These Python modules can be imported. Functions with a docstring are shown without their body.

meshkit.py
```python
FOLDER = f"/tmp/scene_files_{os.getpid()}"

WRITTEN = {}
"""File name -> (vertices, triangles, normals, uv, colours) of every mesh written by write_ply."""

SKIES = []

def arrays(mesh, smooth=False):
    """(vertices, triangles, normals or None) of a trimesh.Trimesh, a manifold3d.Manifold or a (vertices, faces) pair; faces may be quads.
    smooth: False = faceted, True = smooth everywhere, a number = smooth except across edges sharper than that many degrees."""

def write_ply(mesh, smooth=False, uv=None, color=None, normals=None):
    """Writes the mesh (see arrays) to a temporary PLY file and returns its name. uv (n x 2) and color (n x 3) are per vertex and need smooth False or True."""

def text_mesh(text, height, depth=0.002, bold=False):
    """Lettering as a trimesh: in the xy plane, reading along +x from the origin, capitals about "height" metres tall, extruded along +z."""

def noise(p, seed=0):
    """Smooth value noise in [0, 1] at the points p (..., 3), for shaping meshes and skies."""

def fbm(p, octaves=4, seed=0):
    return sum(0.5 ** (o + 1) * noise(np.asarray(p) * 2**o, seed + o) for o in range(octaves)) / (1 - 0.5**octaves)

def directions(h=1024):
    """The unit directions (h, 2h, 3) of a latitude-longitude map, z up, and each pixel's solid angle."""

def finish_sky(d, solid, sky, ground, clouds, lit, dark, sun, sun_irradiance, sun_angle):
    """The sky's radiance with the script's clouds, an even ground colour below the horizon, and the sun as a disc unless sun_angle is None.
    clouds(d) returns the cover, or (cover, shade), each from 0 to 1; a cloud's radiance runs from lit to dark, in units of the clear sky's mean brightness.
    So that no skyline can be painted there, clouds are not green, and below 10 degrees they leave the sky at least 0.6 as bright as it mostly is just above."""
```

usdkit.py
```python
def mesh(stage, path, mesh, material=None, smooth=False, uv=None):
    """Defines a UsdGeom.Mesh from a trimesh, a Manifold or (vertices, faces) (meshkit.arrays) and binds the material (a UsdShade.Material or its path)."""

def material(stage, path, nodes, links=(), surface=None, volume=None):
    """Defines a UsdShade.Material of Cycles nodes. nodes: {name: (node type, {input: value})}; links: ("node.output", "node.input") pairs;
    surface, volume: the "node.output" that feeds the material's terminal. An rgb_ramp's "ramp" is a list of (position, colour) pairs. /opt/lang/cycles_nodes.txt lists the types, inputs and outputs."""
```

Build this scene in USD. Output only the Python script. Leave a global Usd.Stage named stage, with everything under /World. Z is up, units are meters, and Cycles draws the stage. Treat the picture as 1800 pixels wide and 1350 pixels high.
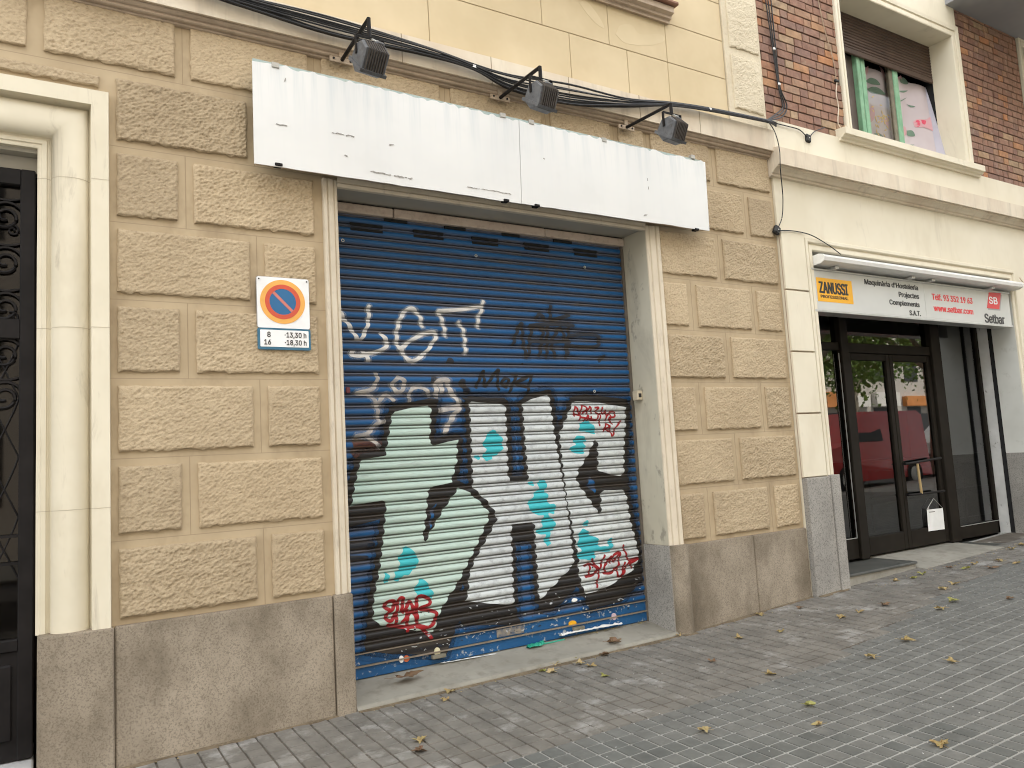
import math, random
import numpy as np, trimesh, shapely
from shapely.geometry import Polygon, LineString, Point, box as sbox
from shapely.ops import unary_union
import usdkit, meshkit
from scipy.spatial import cKDTree
from pxr import Usd, UsdGeom, UsdLux, UsdShade, Gf, Sdf

rng = np.random.default_rng(7)
random.seed(7)
stage = Usd.Stage.CreateInMemory()
UsdGeom.SetStageUpAxis(stage, UsdGeom.Tokens.z)
UsdGeom.SetStageMetersPerUnit(stage, 1.0)
UsdGeom.Xform.Define(stage, '/World')
UsdGeom.Scope.Define(stage, '/World/Looks')

# ------------------------------------------------------------------ camera, sky, sun, exposure
FPX, YAW, PITCH, ROLL = 1355.0, math.radians(31.6683), math.radians(5.73774), math.radians(-3.28655)
EYE = np.array([0.0, -4.5, 1.39])
def _cam():
    cy, sy, cp, sp = math.cos(YAW), math.sin(YAW), math.cos(PITCH), math.sin(PITCH)
    fwd = np.array([sy * cp, cy * cp, sp]); right = np.array([cy, -sy, 0.0]); up = np.cross(right, fwd)
    c, s = math.cos(ROLL), math.sin(ROLL)
    return np.array([c * right + s * up, -s * right + c * up, fwd])
CAM = _cam()
cam = UsdGeom.Camera.Define(stage, '/World/camera')
m = np.eye(4)
m[0, :3], m[1, :3], m[2, :3], m[3, :3] = CAM[0], CAM[1], -CAM[2], EYE
cam.AddTransformOp().Set(Gf.Matrix4d(*m.ravel().tolist()))
cam.CreateHorizontalApertureAttr(36.0)
cam.CreateVerticalApertureAttr(27.0)
cam.CreateFocalLengthAttr(FPX / 1800 * 36.0)
cam.CreateClippingRangeAttr(Gf.Vec2f(0.05, 2000))
cam.CreateExposureAttr(1.97)

SUN_TO = np.array([0.45, 0.80, 0.0]); SUN_EL = math.radians(56)
SUN_TO = SUN_TO / np.linalg.norm(SUN_TO) * math.cos(SUN_EL); SUN_TO[2] = math.sin(SUN_EL)
SUN_ROT = math.atan2(SUN_TO[0], SUN_TO[1])
sun = UsdLux.DistantLight.Define(stage, '/World/sun')
sun.CreateNormalizeAttr(True); sun.CreateIntensityAttr(1.0); sun.CreateAngleAttr(0.53)
sun.CreateColorAttr(Gf.Vec3f(1.0, 0.955, 0.88))
zz = SUN_TO; xx = np.cross([0, 0, 1.0], zz); xx /= np.linalg.norm(xx); yy = np.cross(zz, xx)
m = np.eye(4); m[0, :3], m[1, :3], m[2, :3] = xx, yy, zz
sun.AddTransformOp().Set(Gf.Matrix4d(*m.ravel().tolist()))
sky = UsdLux.DomeLight.Define(stage, '/World/sky')
skym = usdkit.material(stage, '/World/Looks/sky_look', {
    's': ('sky_texture', {'sky_type': 'single_scattering', 'sun_disc': False, 'sun_elevation': SUN_EL, 'sun_rotation': SUN_ROT}),
    'tc': ('texture_coordinate', {}),
    'n': ('noise_texture', {'scale': 2.2, 'detail': 6.0, 'roughness': 0.55}),
    'r': ('map_range', {'from_min': 0.30, 'from_max': 0.62, 'to_min': 0.25, 'to_max': 0.95, 'clamp': True}),
    'm': ('mix_color', {'b': (7.9, 7.9, 7.75), 'use_clamp': True}),
    'b': ('background_shader', {'strength': 0.10})},
    [('tc.generated', 'n.vector'), ('n.fac', 'r.value'), ('r.result', 'm.fac'), ('s.color', 'm.a'), ('m.result', 'b.color')], surface='b.background')
UsdShade.MaterialBindingAPI.Apply(sky.GetPrim()).Bind(skym)

# ------------------------------------------------------------------ pixel of the photograph -> point of the place
def ray(u, v): return CAM.T @ np.array([u - 900.0, 675.0 - v, FPX])
def at(u, v, y=0.0):
    r = ray(u, v); return EYE + r * ((y - EYE[1]) / r[1])
def atx(u, v, x):
    r = ray(u, v); return EYE + r * ((x - EYE[0]) / r[0])
def px(p):
    q = CAM @ (np.asarray(p, float) - EYE); return 900 + FPX * q[0] / q[2], 675 - FPX * q[1] / q[2], q[2]
GX = [-60, -4, .86, 1.57, 4.26, 5.67, 6.1, 9.34, 14, 30, 120]; GZ = [-.9, -.08, -.009, 0, .0225, .09, .108, .225, .4, .9, 2.0]
SY = .02
def gz(x, y): return np.interp(x, GX, GZ) + SY * np.minimum(y, 0)
def atg(u, v, dz=0.0):
    r = ray(u, v); r = r / np.linalg.norm(r); lo, hi = .3, 80
    for _ in range(50):
        t = (lo + hi) / 2; p = EYE + r * t
        if p[2] > gz(p[0], p[1]) + dz: lo = t
        else: hi = t
    return p

# ------------------------------------------------------------------ building helpers
used = {}
def path_for(name, parent=None):
    base = (str(parent.GetPath()) if parent is not None else '/World') + '/' + name
    n = used.get(base, -1) + 1; used[base] = n
    return base if n == 0 else f'{base}_{n:03d}'
def tag(p, label=None, cat=None, group=None, kind=None):
    for k, v in (('label', label), ('category', cat), ('group', group), ('kind', kind)):
        if v: p.SetCustomDataByKey(k, v)
    return p
def thing(name, label, cat, loc=(0, 0, 0), group=None):
    x = UsdGeom.Xform.Define(stage, path_for(name))
    if any(loc): x.AddTranslateOp().Set(Gf.Vec3d(*map(float, loc)))
    return tag(x.GetPrim(), label, cat, group)
def obj(name, mesh, mat, parent=None, smooth=False, label=None, cat=None, group=None, kind=None, base=None):
    """base: the parent's own origin, for parts modelled in world coordinates"""
    if isinstance(mesh, list): mesh = join(mesh)
    if base is not None: mesh = mesh.copy(); mesh.apply_translation(-np.asarray(base, float))
    return tag(usdkit.mesh(stage, path_for(name, parent), mesh, mat, smooth=smooth).GetPrim(), label, cat, group, kind)
def join(ms): return trimesh.util.concatenate([x for x in ms])
def box(x0, x1, y0, y1, z0, z1):
    b = trimesh.creation.box([1, 1, 1]); b.apply_translation([.5, .5, .5]); b.apply_scale([x1 - x0, y1 - y0, z1 - z0]); b.apply_translation([x0, y0, z0]); return b
def bbox(x0, x1, y0, y1, z0, z1, c=.006):
    """box with chamfered edges"""
    c = min(c, (x1 - x0) / 2.5, (y1 - y0) / 2.5, (z1 - z0) / 2.5)
    p = []
    for sx in (0, 1):
        for sy in (0, 1):
            for sz in (0, 1):
                for k in range(3):
                    d = [c, c, c]; d[k] = 0
                    p.append([x1 - d[0] if sx else x0 + d[0], y1 - d[1] if sy else y0 + d[1], z1 - d[2] if sz else z0 + d[2]])
    return trimesh.convex.convex_hull(np.array(p))
def hull(pts): return trimesh.convex.convex_hull(np.array(pts, float))
def sheet(pts):
    """quad strip between two polylines"""
    a, b = [np.asarray(q, float) for q in pts]; n = len(a)
    v = np.vstack([a, b]); i = np.arange(n - 1)
    return trimesh.Trimesh(v, np.vstack([np.stack([i, i + 1, i + 1 + n], 1), np.stack([i, i + 1 + n, i + n], 1)]), process=False)
def pane(x0, x1, y, z0, z1): return trimesh.Trimesh([(x0, y, z0), (x1, y, z0), (x1, y, z1), (x0, y, z1)], [[0, 1, 2], [0, 2, 3]], process=False)
def extr_x(prof, x0, x1):
    """closed (y, z) profile extruded along x"""
    m = trimesh.creation.extrude_polygon(Polygon(prof), 1.0, engine='earcut'); v = m.vertices
    m.vertices = np.stack([x0 + v[:, 2] * (x1 - x0), v[:, 0], v[:, 1]], 1); m.fix_normals(); return m
def extr_y(poly, y0, y1):
    """(x, z) polygon given thickness along y"""
    poly = poly if hasattr(poly, 'geom_type') else Polygon(poly)
    out = []
    for g in getattr(poly, 'geoms', [poly]):
        if g.area < 1e-8: continue
        m = trimesh.creation.extrude_polygon(g, 1.0, engine='earcut'); v = m.vertices
        m.vertices = np.stack([v[:, 0], y0 + v[:, 2] * (y1 - y0), v[:, 1]], 1); m.fix_normals(); out.append(m)
    return join(out)
def extr_z(poly, z0, z1):
    poly = poly if hasattr(poly, 'geom_type') else Polygon(poly)
    m = trimesh.creation.extrude_polygon(poly, z1 - z0, engine='earcut'); m.apply_translation([0, 0, z0]); return m
def spline(pts, n=8):
    p = np.asarray(pts, float)
    if len(p) < 3: return np.linspace(p[0], p[-1], n + 1)
    q = np.vstack([2 * p[0] - p[1], p, 2 * p[-1] - p[-2]]); out = []
    for i in range(1, len(q) - 2):
        t = np.linspace(0, 1, n, endpoint=False)[:, None]; a, b, c, d = q[i - 1:i + 3]
        out.append(.5 * (2 * b + (c - a) * t + (2 * a - 5 * b + 4 * c - d) * t ** 2 + (3 * b - a - 3 * c + d) * t ** 3))
    return np.vstack(out + [p[-1:]])
def tube(pts, r, sides=6, smooth=0):
    p = spline(pts, smooth) if smooth else np.asarray(pts, float)
    t = np.gradient(p, axis=0); t /= np.linalg.norm(t, axis=1, keepdims=True) + 1e-12
    a = np.cross(t, np.where(np.abs(t[:, 2:]) < .9, [0, 0, 1.], [1., 0, 0])); a /= np.linalg.norm(a, axis=1, keepdims=True) + 1e-12
    b, g = np.cross(t, a), np.arange(sides) * 2 * np.pi / sides
    rr = np.broadcast_to(r, (len(p),))[:, None, None]
    v = (p[:, None] + rr * (np.cos(g)[None, :, None] * a[:, None] + np.sin(g)[None, :, None] * b[:, None])).reshape(-1, 3)
    i, j = np.meshgrid(np.arange(len(p) - 1), np.arange(sides), indexing='ij'); k = (j + 1) % sides
    f = np.vstack([np.stack([i * sides + j, i * sides + k, (i + 1) * sides + k], -1).reshape(-1, 3), np.stack([i * sides + j, (i + 1) * sides + k, (i + 1) * sides + j], -1).reshape(-1, 3)])
    c0, c1 = len(v), len(v) + 1; v = np.vstack([v, p[0], p[-1]]); s = np.arange(sides); n = (len(p) - 1) * sides
    f = np.vstack([f, np.stack([s * 0 + c0, (s + 1) % sides, s], 1), np.stack([s * 0 + c1, n + s, n + (s + 1) % sides], 1)])
    m = trimesh.Trimesh(v, f, process=False); return m
def cyl(p0, p1, r, sides=16): return tube([p0, p1], r, sides)
def loft(rings, closed=True):
    """quads between successive rings of equal length"""
    r = np.asarray(rings, float); n, k = r.shape[:2]; v = r.reshape(-1, 3)
    i, j = np.meshgrid(np.arange(n - 1), np.arange(k if closed else k - 1), indexing='ij'); jj = (j + 1) % k
    f = np.vstack([np.stack([i * k + j, i * k + jj, (i + 1) * k + jj], -1).reshape(-1, 3), np.stack([i * k + j, (i + 1) * k + jj, (i + 1) * k + j], -1).reshape(-1, 3)])
    return trimesh.Trimesh(v, f, process=False)
def lettering(txt, x0, x1, z, h, y, depth=.0015, bold=False):
    m = meshkit.text_mesh(txt, h, depth, bold); v = m.vertices - [m.bounds[0][0], 0, 0]
    s = (x1 - x0) / np.ptp(v[:, 0])
    m.vertices = np.stack([x0 + v[:, 0] * s, y - v[:, 2], z + v[:, 1]], 1); m.fix_normals(); return m
def ltext(txt, lb, rb, lt, y, bold=False):
    a, b, c = at(*lb, y), at(*rb, y), at(*lt, y)
    m = lettering(txt, a[0], b[0], (a[2] + b[2]) / 2, c[2] - a[2], y, bold=bold); w = (c[2] - a[2]) * .045
    if not bold: return m
    o = [m]
    for k, d in enumerate((-w, w)): q_ = m.copy(); q_.apply_translation([d, .0003 * (k + 1), 0]); o.append(q_)
    return join(o)
def opening(x0, x1, z0, z1, holes):
    p = sbox(x0, z0, x1, z1)
    for h in holes: p = p.difference(sbox(h[0], h[2], h[1], h[3]))
    return p

# ------------------------------------------------------------------ materials
def M(name): return '/World/Looks/' + name
def surf(name, c1, c2, scale=3.0, rough=.7, bump=None, stretch=(1, 1, 1), lo=.35, hi=.65, c3=None, s3=18.0, f3=.35, st3=(1, 1, 1), lo3=.5, hi3=.7, rnd=0.0, metal=0.0, spec=.5, detail=5.0, bump2=None, extra=None):
    """c1..c2 by a soft noise, c3 as finer marks, brightness varied per piece by rnd, bump = (scale, strength, distance, stretch)"""
    n = {'g': ('geometry', {}), 'mp': ('mapping', {'scale': stretch}), 'n1': ('noise_texture', {'scale': scale, 'detail': detail, 'roughness': .6}),
         'r1': ('map_range', {'from_min': lo, 'from_max': hi, 'to_min': 0, 'to_max': 1, 'clamp': True}),
         'mx': ('mix_color', {'a': c1, 'b': c2}), 'p': ('principled_bsdf', {'roughness': rough, 'metallic': metal, 'specular_ior_level': spec})}
    l = [('g.position', 'mp.vector'), ('mp.vector', 'n1.vector'), ('n1.fac', 'r1.value'), ('r1.result', 'mx.fac')]
    col = 'mx.result'
    if c3 is not None:
        n |= {'mp3': ('mapping', {'scale': st3, 'location': (3.1, 7.7, 1.3)}), 'n3': ('noise_texture', {'scale': s3, 'detail': 4.0, 'roughness': .65}),
              'r3': ('map_range', {'from_min': lo3, 'from_max': hi3, 'to_min': 0, 'to_max': f3, 'clamp': True}), 'm3': ('mix_color', {'b': c3})}
        l += [('g.position', 'mp3.vector'), ('mp3.vector', 'n3.vector'), ('n3.fac', 'r3.value'), ('r3.result', 'm3.fac'), (col, 'm3.a')]; col = 'm3.result'
    if rnd:
        n |= {'oi': ('object_info', {}), 'ad': ('math', {'math_type': 'add'}), 'fr': ('math', {'math_type': 'fraction'}),
              'rr': ('map_range', {'from_min': 0, 'from_max': 1, 'to_min': 1 - rnd, 'to_max': 1 + rnd}), 'cc': ('combine_color', {}), 'ml': ('mix_color', {'blend_type': 'multiply', 'fac': 1.0, 'use_clamp': False})}
        l += [('oi.random', 'ad.value1'), ('g.random_per_island', 'ad.value2'), ('ad.value', 'fr.value1'), ('fr.value', 'rr.value'), ('rr.result', 'cc.r'), ('rr.result', 'cc.g'), ('rr.result', 'cc.b'), (col, 'ml.a'), ('cc.color', 'ml.b')]; col = 'ml.result'
    if extra: col = extra(n, l, col)
    l.append((col, 'p.base_color'))
    nrm = None
    for q, bp in enumerate((bump, bump2)):
        if not bp: continue
        sc, stg, ds = bp[:3]; st = bp[3] if len(bp) > 3 else (1, 1, 1)
        n |= {f'bm{q}': ('mapping', {'scale': st}), f'bn{q}': ('noise_texture', {'scale': sc, 'detail': 4.0, 'roughness': .6}), f'b{q}': ('bump', {'strength': stg, 'distance': ds})}
        l += [('g.position', f'bm{q}.vector'), (f'bm{q}.vector', f'bn{q}.vector'), (f'bn{q}.fac', f'b{q}.height')]
        if nrm: l.append((nrm, f'b{q}.normal'))
        nrm = f'b{q}.normal'
    if nrm: l.append((nrm, 'p.normal'))
    return usdkit.material(stage, M(name), n, l, surface='p.BSDF')

def joint_lines(z0, pitch, width, dark):
    """thin struck joint in the middle of every mortar band, every course (a darker line in the plaster colour)"""
    def f(n, l, col):
        n |= {'sx': ('separate_xyz', {}), 'js': ('math', {'math_type': 'subtract', 'value2': z0}), 'jd': ('math', {'math_type': 'floored_modulo', 'value2': pitch}),
              'jl': ('math', {'math_type': 'less_than', 'value2': width}), 'jm': ('math', {'math_type': 'multiply', 'value2': .6}), 'jx': ('mix_color', {'b': dark})}
        l += [('g.position', 'sx.vector'), ('sx.z', 'js.value1'), ('js.value', 'jd.value1'), ('jd.value', 'jl.value1'), ('jl.value', 'jm.value1'), ('jm.value', 'jx.fac'), (col, 'jx.a')]
        return 'jx.result'
    return f
def grime(c, sc, lo, hi, f, st):
    def g(n, l, col):
        n |= {'gm': ('mapping', {'scale': st, 'location': (7.3, 1.1, 4.9)}), 'gn': ('noise_texture', {'scale': sc, 'detail': 8., 'roughness': .7, 'distortion': .6}), 'gr': ('map_range', {'from_min': lo, 'from_max': hi, 'to_min': 0, 'to_max': f, 'clamp': True}), 'gx': ('mix_color', {'b': c})}
        l += [('g.position', 'gm.vector'), ('gm.vector', 'gn.vector'), ('gn.fac', 'gr.value'), ('gr.result', 'gx.fac'), (col, 'gx.a')]; return 'gx.result'
    return g
mortar = surf('mortar_plaster', (.42, .325, .205), (.50, .395, .255), 2.2, .85, bump=(60, .12, .004), c3=(.22, .155, .09), s3=5, f3=.45, lo3=.52, hi3=.75, st3=(1, 1, .6), extra=joint_lines(.675 - .002, .4225, .0042, (.27, .20, .125)))
stone = surf('rough_stone', (.415, .322, .205), (.52, .412, .27), 1.3, .88, bump=(1, .45, .005, (110, 110, 140)), bump2=(1, .35, .004, (150, 150, 210)), c3=(.25, .18, .108), s3=1, f3=.6, lo3=.50, hi3=.70, st3=(60, 60, 100), rnd=.10)
quoin = surf('quoin_plaster', (.60, .52, .38), (.68, .60, .45), 3.0, .85, bump=(1, .5, .009, (55, 55, 70)), c3=(.45, .37, .26), s3=40, f3=.3)
cream = surf('cream_plaster', (.66, .60, .46), (.74, .68, .54), 1.6, .75, bump=(50, .06, .003), c3=(.50, .42, .29), s3=6, f3=.35, lo3=.55, hi3=.8, st3=(1, 1, .35), bump2=(7, .08, .01), extra=grime((.30, .25, .18), 9, .58, .74, .5, (1, 1, .2)))
cream2 = surf('pale_plaster', (.70, .635, .49), (.76, .70, .56), 1.3, .75, bump=(45, .06, .003), c3=(.56, .48, .35), s3=4, f3=.4, lo3=.56, hi3=.8, st3=(1, 1, .3), bump2=(5, .06, .01), extra=grime((.38, .33, .25), 6, .58, .78, .45, (1, 1, .22)))
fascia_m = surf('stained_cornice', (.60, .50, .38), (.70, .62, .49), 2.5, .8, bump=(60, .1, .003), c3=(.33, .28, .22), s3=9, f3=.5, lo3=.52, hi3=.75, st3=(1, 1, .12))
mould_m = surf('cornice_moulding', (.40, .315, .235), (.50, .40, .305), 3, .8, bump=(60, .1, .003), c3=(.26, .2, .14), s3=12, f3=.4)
yellow = surf('yellow_plaster', (.56, .45, .275), (.63, .515, .33), 1.4, .8, bump=(40, .07, .003), c3=(.52, .40, .235), s3=2.2, f3=.45, lo3=.5, hi3=.72)
joint_dark = surf('dark_joint', (.20, .15, .09), (.27, .2, .12), 8, .9)
plinth_m = surf('plinth_stone', (.185, .152, .110), (.36, .305, .235), 1.9, .8, bump=(160, .3, .004), c3=(.10, .080, .058), s3=120, f3=.55, lo3=.48, hi3=.64, bump2=(9, .12, .01), detail=7, stretch=(1.3, 1, .8), lo=.36, hi=.62, extra=grime((.10, .078, .054), 3.0, .50, .76, .5, (1, 1, .6)), spec=.3)
granite = surf('grey_granite', (.275, .26, .235), (.37, .35, .315), 3, .7, bump=(150, .15, .002), c3=(.07, .065, .06), s3=100, f3=.6, lo3=.50, hi3=.62)
jamb_m = surf('jamb_paint', (.50, .46, .36), (.58, .54, .43), 1.4, .7, c3=(.2, .18, .15), s3=9, f3=.6, lo3=.60, hi3=.68, st3=(1, 1, .7), extra=grime((.25, .22, .17), 3, .5, .75, .5, (1, 1, .5)))
frame_m = surf('worn_cream_trim', (.60, .52, .40), (.69, .61, .48), 2.2, .75, c3=(.33, .27, .21), s3=22, f3=.5, lo3=.56, hi3=.72, st3=(1, 1, .25))
soffit_m = surf('grey_soffit', (.36, .34, .29), (.42, .39, .33), 2, .8)
def top_drips(n, l, col):
    n |= {'dz': ('separate_xyz', {}), 'dr': ('map_range', {'from_min': 3.48, 'from_max': 3.78, 'to_min': .10, 'to_max': 1.0, 'clamp': True}), 'dm': ('mapping', {'scale': (1, 1, .05)}), 'dn': ('noise_texture', {'scale': 17., 'detail': 5., 'roughness': .65}), 'd2': ('map_range', {'from_min': .46, 'from_max': .72, 'to_min': 0, 'to_max': .75, 'clamp': True}), 'dd': ('math', {'math_type': 'multiply'}), 'dx': ('mix_color', {'b': (.50, .55, .565)})}
    l += [('g.position', 'dz.vector'), ('dz.z', 'dr.value'), ('g.position', 'dm.vector'), ('dm.vector', 'dn.vector'), ('dn.fac', 'd2.value'), ('d2.result', 'dd.value1'), ('dr.result', 'dd.value2'), ('dd.value', 'dx.fac'), (col, 'dx.a')]
    return 'dx.result'
white_m = surf('white_sign_paint', (.69, .69, .675), (.73, .727, .705), 1.0, .5, c3=(.62, .62, .60), s3=3, f3=.3, lo3=.55, hi3=.75, extra=top_drips)
teal_m = surf('bare_teal_metal', (.30, .38, .36), (.42, .50, .47), 6, .5, c3=(.3, .22, .15), s3=30, f3=.4)
black_iron = surf('black_iron', (.009, .008, .008), (.016, .014, .014), 6, .45, bump=(30, .1, .003), spec=.15)
black_m = surf('black_rubber', (.012, .012, .012), (.02, .02, .02), 6, .55)
void_m = surf('dark_void', (.006, .006, .006), (.01, .01, .01), 2, .9)
lamp_m = surf('grey_lamp_casting', (.10, .105, .115), (.16, .165, .175), 14, .5, metal=.3, c3=(.045, .035, .028), s3=40, f3=.5)
rustfin_m = surf('rusty_fins', (.055, .045, .038), (.09, .075, .062), 30, .75, bump=(80, .3, .003))
bracket_m = surf('bracket_steel', (.42, .33, .24), (.5, .4, .29), 9, .6, c3=(.18, .09, .05), s3=50, f3=.5)
concrete = surf('worn_concrete', (.27, .255, .215), (.36, .34, .29), 2.4, .85, bump=(50, .2, .004), c3=(.16, .14, .11), s3=9, f3=.5)
slate_m = surf('dark_step_stone', (.06, .062, .055), (.10, .10, .088), 4, .5, bump=(60, .1, .003))
marble = surf('white_marble', (.72, .72, .72), (.80, .80, .79), 2, .3, c3=(.5, .5, .52), s3=7, f3=.4, lo3=.55, hi3=.7)
bronze = surf('dark_bronze_frame', (.012, .0095, .007), (.018, .015, .011), 4, .6, spec=.12)
silver = surf('silver_trim', (.55, .55, .53), (.62, .62, .6), 8, .35, metal=.6)
signface = surf('lightbox_face', (.60, .60, .575), (.66, .66, .63), 1.2, .12, spec=.6)
awn_m = surf('white_cassette', (.78, .775, .74), (.83, .825, .79), 3, .35, c3=(.5, .47, .42), s3=9, f3=.25, st3=(.3, 1, 1))
room_m = surf('room_wall', (.20, .195, .19), (.25, .24, .23), 1, .8)
dado_m = surf('dark_panelling', (.05, .052, .05), (.075, .077, .074), 3, .5)
grey_soffit2 = surf('balcony_underside', (.26, .265, .275), (.33, .335, .345), .8, .8)
def plain(name, c, rough=.5, **k): return surf(name, c, tuple(min(1, x * 1.12) for x in c), 6, rough, **k)
yel_p, red_p, blk_p, blu_p, wht_p = plain('yellow_print', (.80, .40, .02), .35), plain('red_print', (.62, .035, .04), .35), plain('black_print', (.015, .014, .014), .4), plain('blue_print', (.015, .11, .25), .4), plain('white_print', (.76, .76, .75), .4)
ora_p, gld_p, shd_p, hours_p = plain('worn_red_print', (.52, .075, .035), .45), plain('amber_print', (.72, .36, .08), .45), plain('grey_print', (.28, .27, .26), .4), plain('hours_blue', (.03, .12, .19), .45)
green_sash = surf('green_sash_paint', (.20, .42, .26), (.28, .52, .34), 9, .6, c3=(.16, .17, .1), s3=30, f3=.5, st3=(1, 1, .2))
blind_m = surf('brown_blind', (.060, .034, .023), (.085, .05, .034), 7, .55, rnd=.12)
curt_m = surf('pale_curtain', (.57, .50, .53), (.64, .58, .61), 1.2, .9)
curt2_m = surf('taupe_curtain', (.11, .085, .075), (.15, .12, .105), 3, .9, st3=(4, 1, .1))
pink_m, pink2_m, lgreen_m, fgold = plain('pink_flower_print', (.66, .08, .14), .9), plain('pale_pink_print', (.62, .36, .40), .9), plain('leaf_green_print', (.16, .25, .19), .9), plain('yellow_reflection', (.75, .55, .2), .8)
cable_m = surf('cable_sheath', (.010, .010, .011), (.022, .021, .021), 20, .45)
beige_p = plain('beige_plastic', (.52, .45, .33), .5)
paper_m = plain('white_paper', (.78, .78, .76), .8); bag_m = plain('green_plastic', (.03, .36, .24), .4)
terracotta = surf('terracotta_tile', (.20, .10, .065), (.28, .15, .10), 9, .8)
asphalt = surf('asphalt', (.045, .045, .045), (.065, .063, .06), 4, .85, bump=(90, .3, .004))
far_wall = surf('far_facade', (.38, .345, .30), (.45, .41, .36), .4, .8)
far_white = surf('far_white_wall', (.6, .57, .52), (.66, .63, .57), .4, .8)
car_red = plain('red_car_paint', (.60, .010, .012), .25, spec=.7); car_white = plain('white_car_paint', (.75, .75, .75), .25); tyre_m = plain('tyre_rubber', (.02, .02, .02), .8)
trunk_m = surf('plane_tree_bark', (.20, .165, .12), (.36, .31, .24), 6, .9, bump=(20, .3, .01))
or_m = surf('orange_shop_panel', (.42, .15, .03), (.52, .20, .05), 1.5, .6); bl_m = surf('blue_shop_panel', (.05, .13, .28), (.12, .22, .38), 1.2, .6)

glass = usdkit.material(stage, M('window_glass'), {'f': ('fresnel', {'IOR': 2.35}), 't': ('transparent_bsdf', {'color': (.58, .60, .58)}), 'g': ('glossy_bsdf', {'color': (.95, .95, .95), 'roughness': .01, 'distribution': 'ggx'}), 'm': ('mix_closure', {})},
    [('f.fac', 'm.fac'), ('t.BSDF', 'm.closure1'), ('g.BSDF', 'm.closure2')], surface='m.closure')

def leafmat(name, c1, c2, tr=.45):
    return usdkit.material(stage, M(name), {'oi': ('object_info', {}), 'g': ('geometry', {}), 'ad': ('math', {'math_type': 'add'}), 'fr': ('math', {'math_type': 'fraction'}), 'n': ('noise_texture', {'scale': 55., 'detail': 3.}), 'mx': ('mix_color', {'a': c1, 'b': c2}), 'mn': ('mix_color', {'blend_type': 'multiply', 'fac': .35}),
        'p': ('principled_bsdf', {'roughness': .65}), 't': ('translucent_bsdf', {}), 'm': ('mix_closure', {'fac': tr})},
        [('oi.random', 'ad.value1'), ('g.random_per_island', 'ad.value2'), ('ad.value', 'fr.value1'), ('fr.value', 'mx.fac'), ('mx.result', 'mn.a'), ('n.color', 'mn.b'), ('g.position', 'n.vector'), ('mn.result', 'p.base_color'), ('mn.result', 't.color'), ('p.BSDF', 'm.closure1'), ('t.BSDF', 'm.closure2')], surface='m.closure')
dry_leaf = leafmat('dry_leaf', (.46, .34, .14), (.64, .50, .25), .15)
green_leaf = leafmat('yellow_green_leaf', (.36, .36, .08), (.50, .48, .16), .15)
brown_leaf = leafmat('brown_leaf', (.18, .105, .055), (.30, .19, .11), .1)
tree_leaf = leafmat('tree_leaf', (.10, .17, .03), (.20, .27, .055), .45)

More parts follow.
